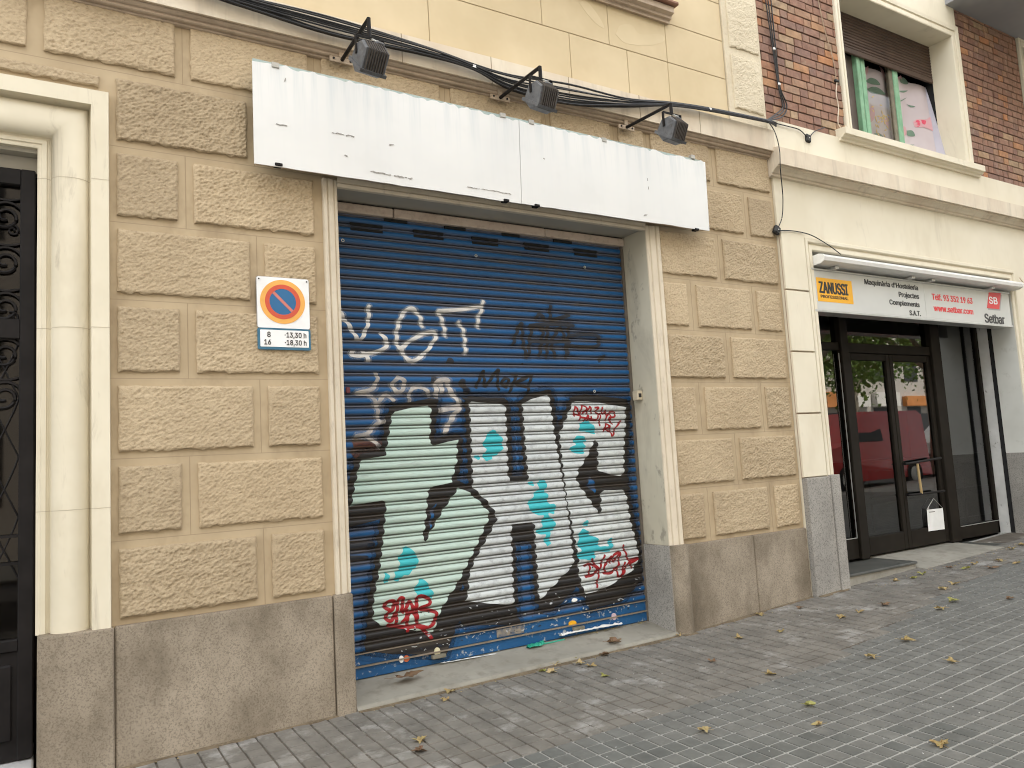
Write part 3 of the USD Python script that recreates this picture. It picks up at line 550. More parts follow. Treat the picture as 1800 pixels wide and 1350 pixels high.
obj('top_casing', [bbox(1.572, 2.055, SHY - .045, SHY + .02, 3.092, 3.154, .006), bbox(2.060, 3.30, SHY - .050, SHY + .02, 3.090, 3.154, .006), bbox(3.305, 4.085, SHY - .045, SHY + .02, 3.092, 3.154, .006)], surf('pinkish_casing', (.47, .38, .31), (.54, .45, .37), 4, .6, c3=(.2, .13, .09), s3=20, f3=.4), shutter)
obj('casing_gap', box(1.572, 4.085, SHY - .02, SHY + .02, 3.155, 3.166), void_m, shutter)
# ventilation slots near the top, two rows staggered
for u0, u1, v0, v1, two in ((615, 672, 388, 408, 1), (726, 779, 403, 422, 1), (829, 875, 419, 436, 1), (921, 965, 431, 448, 1), (1009, 1049, 441, 457, 1)):
    a, b = at(u0, (v0 * .8 + v1 * .2) + 2, SHY - .01), at(u1, v1, SHY - .01)
    for dz in (.033, -.002):
        zc = 2.990 + dz
        obj('vent_slot', [box(a[0], b[0], SHY - .0195, SHY - .005, zc - .0095, zc + .0095)], void_m, shutter)
for u0, u1 in ((676, 716), (781, 818), (881, 912), (971, 1003)):
    a, b = at(u0, 400, SHY - .01), at(u1, 410, SHY - .01)
    obj('vent_slot', [box(a[0], b[0], SHY - .0195, SHY - .005, 3.068, 3.088)], void_m, shutter)
for u, v in ((602, 423), (836, 450), (1027, 470), (1044, 688)):
    p = at(u, v, SHY - .015); obj('eyelet', [trimesh.creation.torus(.009, .003, 12, 6, transform=trimesh.transformations.rotation_matrix(math.pi / 2, [1, 0, 0])).apply_translation(p + [0, -.006, 0])], silver, shutter, smooth=40)
p = at(611, 686, SHY - .015); obj('eyelet', bbox(p[0] - .014, p[0] + .014, p[1] - .012, p[1], p[2] - .02, p[2] + .02, .004), plain('red_padlock', (.14, .03, .035), .5), shutter)

def gp(pts, ox=0., oy=0., s=1.):   # photo pixels -> (x, z) on the shutter
    return [(lambda q: (q[0], q[2]))(at(ox + X / s, oy + Y / s, SHY - .010)) for X, Y in pts]
def drape(poly, off, wob=.0045):
    poly = poly.intersection(sbox(SX0 + .004, .098, SX1 - .008, 3.08))
    zs = sorted([.095, .169, .1735, .243] + [Z0 + k * P + z for k in range(NS) for z in PR[:, 0]])
    V, F, n = [], [], 0
    if poly.is_empty: return None
    lo, hi = poly.bounds[1], poly.bounds[3]
    for za, zb_ in zip(zs, zs[1:]):
        if zb_ < lo or za > hi: continue
        if .169 - 1e-6 <= za < .1730 or .2425 <= za < .2460: continue
        c = shapely.clip_by_rect(poly, SX0, za, SX1, zb_)
        for g in getattr(c, 'geoms', [c]):
            if g.geom_type != 'Polygon' or g.area < 1e-7: continue
            try: v, f = trimesh.creation.triangulate_polygon(g, engine='earcut')
            except Exception: continue
            zin = np.clip(v[:, 1], za + 1e-6, zb_ - 1e-6)
            y = shy(zin) - off
            if za < .169: y = np.full(len(v), SHY - .016 - off)
            sh = np.where(v[:, 1] > Z0, wob * np.sin(2 * np.pi * ((v[:, 1] - Z0) / P) - .6), 0)
            V.append(np.stack([np.clip(v[:, 0] + sh, SX0 + .004, SX1 - .008), y, v[:, 1]], 1)); F.append(f + n); n += len(v)
    return trimesh.Trimesh(np.vstack(V), np.vstack(F), process=False) if V else None
def spray(name, poly, mat, layer, label=None):
    for g_ in (getattr(poly, 'geoms', [poly]) if name == 'cyan_blotch' else [poly]):
        m_ = drape(g_, .0006 + .0006 * layer, .0008 if name in ('red_tag', 'sticker') or mat is gblack and layer == 1 else .0025 if name == 'graffiti_tag' else .0045)
        if m_ is not None: obj(name, m_, mat, shutter, label=label)
def strokes(lines, w, ox=0., oy=0., s=1., smooth=6):
    out = []
    for ln in lines:
        q = np.array(gp(ln, ox, oy, s))
        if smooth and len(q) > 2: q = spline(q, smooth)
        out.append(LineString(q).buffer(w))
    return unary_union(out)
def blobs(lst):
    out = []
    for u, v, ru, rv in lst:
        a = np.linspace(0, 2 * np.pi, 22, endpoint=False); k = 1 + .10 * np.sin(3 * a + u) + .07 * np.sin(5 * a + v)
        out.append(Polygon(gp([(u + ru * c_ * f_, v + rv * s_ * f_) for c_, s_, f_ in zip(np.cos(a), np.sin(a), k)])).buffer(0))
    return unary_union(out).buffer(.012).buffer(-.012)
# thin white tag at the upper left
kgt = strokes([[(50, 310), (85, 390), (140, 460), (220, 590), (280, 690)], [(390, 265), (385, 450), (330, 600), (265, 700), (185, 830)], [(185, 835), (270, 848), (350, 835)], [(275, 700), (350, 830), (420, 965)], [(350, 830), (480, 800), (590, 745), (605, 670), (535, 590)],
    [(1020, 495), (995, 380), (900, 285), (800, 345), (740, 480), (720, 620), (740, 745), (800, 740), (900, 660), (1060, 580), (1180, 572), (1175, 650), (1070, 800), (930, 905), (840, 880), (780, 770)], [(1215, 325), (1250, 400), (1280, 500), (1300, 605)]], .0135, 590, 500, 6.75)
kgt2 = strokes([[(770, 547), (812, 544), (848, 538)], [(848, 530), (846, 545), (840, 560), (840, 575)], [(806, 567), (815, 585), (818, 620)]], .013)
spray('graffiti_tag', unary_union([kgt, kgt2]), gcream, 1, 'thin white sprayed letters across the upper left of the shutter')
kion = strokes([[(480, 1050), (490, 1130), (430, 1240), (250, 1290)], [(745, 1100), (815, 1150), (800, 1230), (745, 1280), (690, 1240), (680, 1170), (745, 1100)]], .014, 590, 500, 6.75)
kion2 = strokes([[(150, 225), (270, 240), (330, 330), (350, 470)], [(345, 330), (370, 280), (430, 240), (490, 290)], [(640, 300), (660, 190), (740, 165), (810, 200), (835, 245)], [(140, 630), (250, 600), (330, 515), (410, 490)], [(250, 635), (320, 690), (385, 755)]], .013, 600, 650, 5.4)
spray('graffiti_tag', unary_union([kion, kion2]), gghost, 1, 'smeared white tag left of the middle of the shutter')
atag = strokes([[(900, 250), (905, 120), (1000, 100), (1030, 200), (1125, 330), (1060, 440), (980, 590)], [(930, 385), (1110, 350)], [(945, 100), (950, 200)]], .018, 600, 650, 5.4)
spray('graffiti_tag', atag, gghost, 1, 'white sprayed letter above the mint letter of the graffiti')
spray('graffiti_smudge', strokes([[(150, 700), (260, 730), (400, 720)], [(140, 790), (300, 800)]], .035, 600, 650, 5.4), grust, 0)
spray('graffiti_smudge', unary_union([strokes([[(790, 635), (800, 650)], [(812, 672), (820, 688)], [(762, 668), (770, 672)]], .026), strokes([[(600, 905), (675, 900)], [(604, 960), (650, 958)], [(606, 985), (640, 985)]], .030)]), gfaded, 0)
ng = strokes([[(610, 570), (650, 440), (690, 380), (705, 560), (740, 700)], [(760, 680), (770, 560), (790, 430), (850, 390), (890, 450)], [(860, 680), (880, 560), (900, 420)], [(930, 690), (935, 540), (940, 390)], [(1010, 690), (980, 560), (1060, 420), (1110, 560), (1120, 700)], [(1130, 720), (1135, 560), (1145, 380)], [(830, 320), (860, 285), (910, 330)], [(965, 210), (970, 330), (1060, 320), (1140, 295)], [(770, 395), (960, 380), (1180, 395)], [(760, 545), (960, 550), (1150, 545)],
    [(1150, 490), (1300, 480), (1425, 500), (1415, 590), (1280, 600), (1150, 590)], [(1180, 700), (1220, 790), (1300, 825), (1410, 745), (1480, 690)]], .0145, 790, 500, 5.4545)
spray('graffiti_tag', ng, gfaded, 1, 'dense black tag high on the right of the shutter')
moya = strokes([[(255, 985), (290, 900), (325, 835), (340, 975), (400, 900), (465, 820), (460, 930), (470, 1005)], [(540, 895), (500, 935), (540, 985), (565, 920), (540, 895)], [(560, 790), (590, 850), (625, 860)], [(700, 768), (640, 880), (575, 1030)], [(770, 870), (640, 945), (745, 985)], [(650, 940), (740, 890), (805, 830), (770, 930), (745, 1055)]], .012, 790, 500, 5.4545)
spray('graffiti_tag', moya, gblack, 1, 'thin black tag just above the big letters')
T = Polygon(gp([(688, 735), (692, 724), (722, 717), (753, 713), (757, 718), (757, 732), (755, 779), (763, 783), (784, 777), (804, 773), (803, 809), (793, 848), (762, 855), (752, 864), (749, 906), (743, 949), (748, 952), (756, 935), (780, 894), (806, 857), (825, 866), (845, 884), (860, 902), (858, 913), (834, 966), (806, 1022), (784, 1056), (769, 1084), (762, 1112), (735, 1109), (706, 1105), (667, 1099), (656, 1088), (656, 1060), (661, 1030), (667, 1002), (674, 940), (677, 906), (679, 882), (671, 880), (645, 884), (617, 890), (623, 855), (632, 815), (638, 808), (677, 801), (682, 770)]))
Hh = Polygon(gp([(825, 709), (828, 706), (855, 708), (880, 710), (888, 713), (890, 760), (893, 838), (896, 846), (927, 845), (928, 838), (922, 770), (918, 711), (931, 702), (963, 694), (967, 708), (974, 761), (984, 818), (995, 882), (1002, 930), (1008, 985), (1007, 994), (991, 1010), (968, 1035), (950, 1053), (947, 1051), (944, 1000), (941, 959), (939, 923), (936, 918), (917, 920), (901, 922), (898, 930), (900, 970), (901, 1007), (903, 1058), (900, 1063), (860, 1061), (817, 1056), (823, 1044), (824, 1013), (832, 989), (847, 961), (864, 931), (873, 913), (870, 900), (856, 881), (831, 857), (828, 780)]))
C = Polygon(gp([(983, 763), (994, 737), (1006, 709), (1011, 705), (1030, 705), (1056, 708), (1099, 716), (1099, 745), (1097, 779), (1096, 833), (1091, 837), (1070, 833), (1051, 828), (1050, 777), (1047, 773), (1043, 777), (1031, 804), (1016, 827), (1013, 845), (1022, 859), (1037, 880), (1052, 902), (1055, 904), (1056, 900), (1056, 866), (1060, 862), (1092, 861), (1099, 864), (1104, 891), (1109, 921), (1116, 945), (1123, 978), (1113, 1001), (1088, 1019), (1066, 1032), (1048, 1040), (1031, 1044), (1025, 1037), (1019, 1015), (1016, 1000), (1017, 985), (1012, 958), (1007, 935), (1002, 904), (997, 885), (988, 814)]))
fills = [g.buffer(0) for g in (T, Hh, C)]
soft = lambda q: Polygon(gp(q)).buffer(.006)
black = unary_union([unary_union(fills).buffer(.040), soft([(609, 888), (676, 878), (677, 908), (612, 926)]), soft([(752, 862), (806, 846), (790, 880), (756, 935), (748, 955), (742, 950)]), soft([(680, 735), (688, 716), (756, 701), (768, 704), (768, 730), (760, 735)]),
    soft([(646, 1085), (642, 1142), (690, 1148), (783, 1150), (800, 1102), (812, 1078), (824, 1040), (800, 1040), (764, 1112)]), soft([(800, 1085), (816, 1060), (904, 1064), (913, 1096), (818, 1098)]), soft([(897, 918), (940, 918), (942, 950), (900, 951)]), soft([(892, 840), (930, 840), (928, 847), (897, 848)]),
    soft([(991, 1010), (949, 1053), (946, 1070), (970, 1073), (1000, 1045), (1018, 1024), (1015, 992)]), soft([(1022, 1036), (1048, 1042), (1112, 1001), (1122, 980), (1128, 1000), (1128, 1020), (1091, 1056), (1036, 1070)]),
    soft([(1043, 777), (1047, 772), (1051, 777), (1051, 828), (1091, 838), (1103, 838), (1105, 860), (1060, 863), (1056, 866), (1056, 903), (1013, 845), (1016, 827)]), soft([(1000, 700), (1030, 694), (1100, 703), (1106, 712), (1102, 840), (1094, 842), (1099, 715), (1010, 703)]), soft([(812, 700), (885, 700), (890, 708), (826, 708)]), soft([(918, 706), (938, 694), (966, 688), (972, 696), (968, 702), (931, 701)]),
    soft([(612, 845), (638, 800), (677, 796), (677, 803), (640, 810), (620, 890), (609, 892)])])
blue_gap = unary_union([Polygon(gp([(1038, 835), (1047, 856), (1045, 868), (1036, 858), (1031, 852)])), Polygon(gp([(899, 712), (910, 712), (920, 832), (901, 832)])), Polygon(gp([(906, 952), (930, 950), (936, 1070), (911, 1072)])), Polygon(gp([(757, 895), (766, 884), (758, 925), (754, 930)]))])
def mist(name, c, dens, sc=220.):
    return usdkit.material(stage, M(name), {'g': ('geometry', {}), 'n': ('noise_texture', {'scale': sc, 'detail': 3., 'roughness': .7}), 'r': ('map_range', {'from_min': .40, 'from_max': .62, 'to_min': 0, 'to_max': dens, 'clamp': True}), 't': ('transparent_bsdf', {}), 'p': ('principled_bsdf', {'base_color': c, 'roughness': .6, 'specular_ior_level': .2}), 'm': ('mix_closure', {})}, [('g.position', 'n.vector'), ('n.fac', 'r.value'), ('r.result', 'm.fac'), ('t.BSDF', 'm.closure1'), ('p.BSDF', 'm.closure2')], surface='m.closure')
spray('overspray', black.buffer(.030).difference(black.buffer(-.002)), mist('black_mist', (.012, .012, .014), .75), 2)
spray('overspray', black.buffer(.065).difference(black.buffer(.024)), mist('thin_black_mist', (.02, .02, .03), .22), 0)
spray('overspray', unary_union([kgt, kgt2]).buffer(.011), mist('white_mist', (.70, .70, .68), .40), 0)
spray('overspray', unary_union([kion, kion2, atag]).buffer(.016), mist('thin_white_mist', (.5, .47, .43), .35), 0)
spray('overspray', ng.buffer(.020), mist('tag_mist', (.012, .012, .016), .28), 0)
spray('graffiti_outline', black.difference(blue_gap), gblack, 2, 'black outline and drop shadow of the three big letters')
for g, mt, lb in zip(fills, (gmint, gwhite, gwhite), ('big mint green sprayed letter T', 'big white sprayed letter H', 'big white sprayed letter C')): spray('graffiti_letter', g, mt, 3, lb)
spray('cyan_blotch', blobs([(717, 984, 17, 21), (713, 1000, 12, 10), (699, 1013, 7, 9), (679, 1016, 5, 9), (742, 1034, 13, 15), (753, 1045, 9, 9)]).intersection(fills[0]), gcyan, 4)
spray('cyan_blotch', blobs([(867, 777, 17, 19), (866, 792, 12, 10), (856, 803, 8, 7), (839, 804, 5, 4), (953, 853, 8, 10), (948, 885, 18, 22), (934, 850, 5, 4), (970, 894, 7, 9), (963, 922, 12, 16), (955, 934, 12, 6), (962, 948, 5, 12)]).intersection(fills[1]), gcyan, 4)
spray('cyan_blotch', blobs([(1030, 750, 13, 10), (1041, 757, 6, 6), (1019, 773, 11, 7), (1016, 789, 13, 9), (1030, 920, 5, 5), (1026, 940, 9, 10), (1034, 958, 18, 18), (1030, 976, 16, 9), (1060, 965, 16, 5), (1073, 954, 4, 9)]).intersection(fills[2]), gcyan, 4)
spray('red_tag', strokes([[(835, 230), (845, 140), (885, 200), (890, 225), (845, 215)], [(890, 270), (900, 200), (915, 130), (960, 160), (920, 210)], [(960, 210), (990, 140), (1010, 205)], [(1040, 150), (1075, 150), (1050, 190), (1080, 215)], [(1110, 150), (1115, 210), (1150, 190)], [(935, 280), (975, 225), (970, 275)], [(1000, 240), (1010, 270), (1060, 265), (1070, 230)], [(1095, 210), (1085, 325)], [(1150, 180), (1150, 275)], [(1150, 235), (1200, 190)], [(1200, 270), (1190, 200), (1235, 190), (1230, 240), (1180, 250), (1210, 310)], [(1130, 385), (1150, 310), (1180, 340), (1150, 360), (1195, 390)], [(1185, 330), (1210, 430), (1250, 340), (1300, 280)], [(900, 245), (1060, 275)]], .0075, 860, 690, 5.625), gred, 5, 'red scrawled tag at the top of the letter C')
spray('red_tag', strokes([[(940, 530), (1000, 515), (1065, 570), (1020, 620), (950, 640)], [(990, 530), (985, 625)], [(1010, 465), (1045, 520), (1075, 560)], [(1135, 430), (1090, 560), (1060, 740)], [(1150, 590), (1130, 540), (1160, 500), (1200, 440), (1190, 500)], [(1130, 605), (1200, 600), (1280, 520)], [(1285, 395), (1220, 430), (1230, 490), (1290, 400), (1260, 600), (1300, 630), (1335, 500)], [(1320, 330), (1350, 420), (1410, 550)], [(1310, 640), (1380, 490), (1470, 455), (1385, 510)]], .009, 860, 900, 5.625), gred, 5, 'red scrawled tag at the foot of the letter C')
spray('red_tag', strokes([[(390, 870), (340, 840), (370, 800), (420, 800), (400, 860), (370, 890), (350, 930), (390, 950), (430, 890)], [(430, 970), (450, 790), (490, 780), (470, 870)], [(490, 880), (540, 800), (570, 860), (600, 790)], [(520, 1030), (520, 870)], [(600, 990), (600, 770), (690, 775), (690, 820), (620, 855), (740, 880), (740, 945), (690, 1000), (620, 990)], [(480, 960), (560, 880), (600, 960)], [(370, 985), (500, 1000), (620, 1000), (710, 1085)]], .012, 600, 880, 4.5), gred, 5, 'red looping tag at the foot of the letter T')
rc = random.Random(3)
for mt_, cnt_, nm_ in ((plain('pale_chips', (.42, .44, .45), .7), 130, 'paint_chips'), (gfaded, 60, 'scuff_marks')):
    cl_ = []
    for _ in range(cnt_):
        x_, z_ = rc.uniform(1.95, 4.03), .19 + abs(rc.gauss(0, .13)); a_ = rc.uniform(.0025, .0075)
        cl_.append(shapely.affinity.rotate(shapely.affinity.scale(Point(x_, z_).buffer(a_, 2), rc.uniform(.6, 2.2), rc.uniform(.4, .9)), rc.uniform(-40, 40)))
    m_ = drape(unary_union(cl_), .0048)
    if m_ is not None: obj(nm_, m_, mt_, shutter, kind='stuff')
# stickers on the foot of the shutter
for nm, u, v, w, h, mt, lb in (('sticker', 1007, 1096, .034, .020, yel_p, 'yellow round sticker on the blue foot of the shutter'), ('sticker', 769, 1146, .022, .028, plain('cream_sticker', (.66, .62, .42), .6), 'cream sticker on the black part of the shutter foot'), ('sticker', 715, 1158, .020, .020, plain('orange_sticker', (.52, .12, .04), .6), None), ('sticker', 706, 1159, .016, .022, paper_m, None), ('sticker', 1080, 1084, .022, .026, plain('pink_sticker', (.55, .42, .46), .6), None), ('sticker', 1010, 1055, .026, .014, paper_m, None)):
    a = at(u, v, SHY - .02); g = Point(a[0], a[2]).buffer(1); g = shapely.affinity.scale(g, w, h, origin=(a[0], a[2]))
    if a[2] < .2467: obj(nm, extr_y(g, SHY - .0185 if a[2] > .171 else SHY - .019, SHY - .008), mt, shutter, label=lb)
    else: spray(nm, g, mt, 6, lb)
a, b = at(874, 1127, SHY - .012), at(921, 1107, SHY - .012); obj('lock_plate', [bbox(a[0], b[0], SHY - .014, SHY, .183, .236, .002)], surf('scratched_plate', (.08, .10, .14), (.3, .25, .18), 30, .5), shutter)
for u in (771, 1020): q = at(u, 1150, SHY - .03); obj('lifting_tab', bbox(q[0] - .05, q[0] + .05, SHY - .045, SHY - .012, .131, .155, .004), surf('tab_steel', (.16, .15, .11), (.24, .22, .17), 9, .5), shutter)
lb_ = at(1105, 695, .17)
lk = thing('lock_box', 'small beige lock box on the reveal at the right of the shutter', 'lock box', (4.06, .19, lb_[2]))
obj('case', bbox(4.035, 4.089, .16, .225, lb_[2] - .038, lb_[2] + .038, .006), beige_p, lk, base=(4.06, .19, lb_[2])); obj('key_slot', box(4.045, 4.072, .157, .17, lb_[2] - .015, lb_[2] + .015), blk_p, lk, base=(4.06, .19, lb_[2]))
# concrete threshold below the shutter
ths = []
for x in np.linspace(1.573, 4.086, 16): ths.append([(x, .34, .098), (x, SHY - .01, .090), (x, .06, .040 + gz(x, 0) * .6), (x, -.035, .028 + gz(x, 0)), (x, -.05, .014 + gz(x, 0)), (x, -.052, -.1), (x, .34, -.1)])
obj('threshold', loft(ths), concrete, smooth=35, label='sloping concrete threshold in front of the blue shutter', cat='threshold')

# ------------------------------------------------------------------ blank sign over the shutter
SY_ = -.13
sg = thing('blank_sign', 'long blank white sign board with chipped edges above the shutter', 'sign')
c_tl, c_tr, c_br, c_bl = at(443, 101, SY_), at(1239, 283, SY_), at(1247, 406, SY_), at(447, 287, SY_)
s_t, s_b = at(912, 209, SY_), at(917, 358, SY_)
def edge(p, q, n, amp, seed, up=0.):
    t = np.linspace(0, 1, n); e = np.stack([p[0] + (q[0] - p[0]) * t, p[2] + (q[2] - p[2]) * t], 1)
    w = (meshkit.noise(np.stack([t * n * .37, t * 0, t * 0], 1), seed) - .5) * 2; w = np.sign(w) * np.abs(w) ** 1.6
    e[:, 1] += w * amp + up; return e
def panel(tl, tr, br, bl, seed):
    top = edge(tl, tr, 150, .013, seed, -.012); bot = edge(br, bl, 60, .0022, seed + 9)
    return Polygon(np.vstack([top, bot])).buffer(0)
obj('board', extr_y(panel(c_tl, s_t - [.002, 0, 0], s_b - [.002, 0, 0], c_bl, 3), SY_, SY_ + .006), white_m, sg)
obj('board', extr_y(panel(s_t + [.002, 0, 0], c_tr, c_br, s_b + [.002, 0, 0], 5), SY_ - .001, SY_ + .006), white_m, sg)
bp = Polygon([(c_tl[0] + .004, c_tl[2] + .001), (c_tr[0] - .03, c_tr[2] + .000), (c_br[0] - .006, c_br[2] + .004), (c_bl[0] + .004, c_bl[2] + .004)])
obj('backing_sheet', extr_y(bp, SY_ + .0062, SY_ + .014), teal_m, sg)
zlo, zhi = c_bl[2], c_tl[2]
obj('frame_tube', [box(c_bl[0] + .02, c_br[0] - .03, SY_ + .016, SY_ + .046, c_bl[2] + .012, c_bl[2] + .042), box(c_bl[0] + .02, c_br[0] - .03, SY_ + .016, SY_ + .046, 3.66, 3.69)] + [box(x, x + .03, SY_ + .02, 0, z, z + .03) for x in (1.2, 2.2, 3.2, 4.2, 4.55) for z in (3.26, 3.655)], bracket_m, sg)
for u, v in ((484, 116), (884, 204), (934, 216), (1062, 247), (1218, 277), (605, 300)):
    q = at(u, v, SY_)
    if v < 290: obj('clip', bbox(q[0] - .022, q[0] + .022, SY_ - .006, SY_ + .03, q[2] - .012, q[2] + .022, .003), surf('clip_zinc', (.36, .35, .31), (.46, .44, .40), 20, .5, metal=.3) if 'clip_zinc' not in str([p.GetName() for p in stage.GetPrimAtPath('/World/Looks').GetChildren()]) else M('clip_zinc'), sg)
for u, v in ((490, 289), (890, 352), (944, 361), (1225, 403)):
    q = at(u, v, SY_); obj('clip', bbox(q[0] - .022, q[0] + .022, SY_ - .007, SY_ + .04, q[2] - .010, q[2] + .008, .003), black_iron, sg)
for pts, w in (([(584, 233), (600, 236), (622, 240)], .0035), ([(652, 301), (690, 308), (724, 314)], .0045), ([(606, 273), (610, 275)], .008), ([(685, 254), (692, 254)], .004), ([(500, 143), (502, 138)], .004), ([(822, 329), (850, 333), (898, 341)], .003), ([(486, 218), (504, 221)], .003), ([(1138, 314), (1140, 332)], .004), ([(955, 278), (957, 279)], .005), ([(1132, 379), (1137, 377)], .006)):
    q = np.array([at(u, v, SY_)[[0, 2]] for u, v in pts]); n_ = max(4, int(np.linalg.norm(q[-1] - q[0]) / .012)); r_ = np.random.default_rng(int(pts[0][0]))
    t_ = np.linspace(0, 1, n_); ql = np.stack([np.interp(t_, np.linspace(0, 1, len(q)), q[:, k]) for k in (0, 1)], 1); ql[:, 1] += r_.normal(0, .0018, n_)
    segs = [LineString([a_, b_]).buffer(w * r_.uniform(.25, 1.1)) for a_, b_ in zip(ql, ql[1:]) if n_ < 6 or r_.random() < .78]
    if segs: obj('scratch', extr_y(unary_union(segs), SY_ - .0022, SY_ - .0004), surf('scratch_grey', (.14, .13, .12), (.40, .38, .35), 45, .7) if not stage.GetPrimAtPath(M('scratch_grey')) else M('scratch_grey'), sg)

# ------------------------------------------------------------------ floodlights
def floodlight(i, base_px, tip_px, body_px, label, tilt):
    b = at(*base_px, -.055); X = b[0]; t = atx(*tip_px, X); c = atx(*body_px, X); c = np.array([X, t[1] - .0, c[2]])
    o = (X, 0., b[2]); L = thing('floodlight', label, 'floodlight', o, 'floodlights above the blank sign')
    def q(n, ms, mt, s=False): return obj(n, ms, mt, L, smooth=s, base=o)
    q('wall_plate', [bbox(X - .080, X + .080, -.060, -.050, b[2] - .022, b[2] + .016, .003), bbox(X - .018, X + .018, -.060, -.050, b[2] + .016, b[2] + .075, .003)] + [box(X - .01, X + .01, -.05, .002, b[2] - .02, b[2] - .005)], bracket_m)
    for dx in (-.055, .055): q('bolt', cyl((X + dx, -.066, b[2]), (X + dx, -.056, b[2]), .007, 8), black_iron)
    d = t - b; d = d / np.linalg.norm(d)
    q('arm', [tube([b + [0, .01, 0], t], .0125, 8), tube([t + [0, 0, .004], (X, t[1], c[2] + .13)], .0125, 8)], black_iron, 40)
    yk = c[2] + .128
    q('yoke', [box(X - .085, X + .085, c[1] - .010, c[1] + .010, yk - .003, yk + .003)] + [box(X + s * .085 - .003, X + s * .085 + .003, c[1] - .010, c[1] + .010, c[2] + .02, yk + .003) for s in (-1, 1)], black_iron)
    R = trimesh.transformations.rotation_matrix(tilt, [1, 0, 0], [X, c[1], c[2]])
    Rz = trimesh.transformations.rotation_matrix(.16, [0, 0, 1], [X, c[1], c[2]])
    def sec(x, k): return [(X + x, c[1] + y * k, c[2] + z * k) for y, z in ((-.105, .015), (-.055, .088), (.03, .10), (.105, .02), (.06, -.085), (-.03, -.105))]
    body = hull(sec(-.092, .90) + sec(-.085, 1.) + sec(.085, 1.) + sec(.092, .90))
    fins = [hull([(X + x + e, c[1] + y, c[2] + z) for e in (-.003, .003) for y, z in ((-.117, .012), (-.062, .093), (-.055, .088), (-.105, .015), (-.032, -.104), (-.040, -.112))]) for x in np.linspace(-.066, .066, 8)]
    rim = hull([(X + x, c[1] + y, c[2] + z) for x in (-.100, .100) for y, z in ((.112, .030), (.118, .018), (-.028, -.122), (-.046, -.108), (.10, .038))])
    lens = hull([(X + x, c[1] + y, c[2] + z) for x in (-.078, .078) for y, z in ((.110, .012), (.113, .006), (-.012, -.114), (-.018, -.108))])
    cap = bbox(X + .012, X + .085, c[1] - .06, c[1] + .02, c[2] + .088, c[2] + .118, .012)
    for mm in [body, rim, lens, cap] + fins: mm.apply_transform(R); mm.apply_transform(Rz); mm.apply_translation(-c); mm.apply_scale(.86); mm.apply_translation(c)
    q('housing', body, lamp_m); q('rim', rim, lamp_m); q('lens', lens, plain(f'lens_glass_{i}', (.12, .12, .11), .2)); q('terminal_box', cap, lamp_m)
    for fn in fins: q('cooling_fin', fn, rustfin_m)
    q('cable', [tube([(X + .01, c[1], yk), (X + .03, c[1] - .02, yk - .02), (X + .045, c[1] - .02, c[2] + .11)], .005, 6, smooth=5), tube([(X - .005, -.012, b[2] - .01), (X - .02, -.01, b[2] - .06), (X - .015, -.015, b[2] - .14)], .004, 6, smooth=4)], surf(f'lamp_cable_{i}', (.4, .4, .38), (.5, .5, .47), 9, .5))
    return L
floodlight(0, (601, 106), (648, 33), (651, 104), 'leftmost of the three grey floodlights above the white sign', .05)
floodlight(1, (879, 172), (949, 118), (958, 167), 'middle one of the three grey floodlights above the white sign', -.15)
floodlight(2, (1101, 224), (1179, 183), (1188, 227), 'rightmost of the three grey floodlights above the white sign', -.15)

# ------------------------------------------------------------------ parking sign
PY = -.028
def P2(u, v, y=PY): q = at(u, v, y); return q
tl, tr_, bl_, br_ = P2(450, 488), P2(543, 489), P2(455, 615), P2(545, 615)
psx0, psx1 = (tl[0] + bl_[0]) / 2, (tr_[0] + br_[0]) / 2; pz1, pz0 = (tl[2] + tr_[2]) / 2, (bl_[2] + br_[2]) / 2; zm = P2(453, 574)[2]
ps = thing('parking_sign', 'no parking sign with hours plate on the stone wall left of the shutter', 'sign', ((psx0 + psx1) / 2, 0, pz0)); PB = ((psx0 + psx1) / 2, 0, pz0)
def q(n, ms, mt, lb=None): return obj(n, ms, mt, ps, base=PB, label=lb)
rr = lambda a, b, c, d, r: sbox(a + r, c + r, b - r, d - r).buffer(r)
W = psx1 - psx0
q('plate', extr_y(rr(psx0, psx1, zm - .004, pz1, .012), PY, PY + .004), wht_p); q('plate_rim', extr_y(rr(psx0 - .003, psx1 + .003, zm - .004, pz1 + .003, .014), PY + .0042, PY + .010), shd_p)
cx, cz = psx0 + .485 * W, zm + (pz1 - zm) * .515; R1 = .425 * W
q('amber_ring', extr_y(Point(cx, cz).buffer(R1 + .002).difference(Point(cx, cz).buffer(R1 * .8)), PY - .0014, PY - .0002), gld_p)
q('red_ring', extr_y(Point(cx, cz).buffer(R1 * .80).difference(Point(cx, cz).buffer(R1 * .60)), PY - .0022, PY - .0003), ora_p)
q('blue_disc', extr_y(Point(cx, cz).buffer(R1 * .60), PY - .0018, PY - .0003), blu_p)
dgl = R1 * .60
q('red_bar', extr_y(LineString([(cx - dgl * .70, cz + dgl * .70), (cx + dgl * .70, cz - dgl * .70)]).buffer(R1 * .065, cap_style=2).intersection(Point(cx, cz).buffer(R1 * .605)), PY - .0026, PY - .0004), plain('faded_red_bar', (.50, .16, .13), .5))
for ex in (psx0 + .012, psx1 - .012): q('bolt', cyl((ex, PY - .004, pz1 - .014), (ex, PY + .002, pz1 - .014), .004, 8), black_iron)
q('hours_plate', extr_y(rr(psx0 - .002, psx1 + .002, pz0, zm - .005, .010), PY - .002, PY + .006), hours_p); q('hours_field', extr_y(rr(psx0 + .012, psx1 - .010, pz0 + .016, zm - .016, .005), PY - .003, PY - .0015), wht_p)
hh = (zm - pz0) * .22; z1_ = pz0 + (zm - pz0) * .56; z2_ = pz0 + (zm - pz0) * .22; xl = psx0 + W * .165
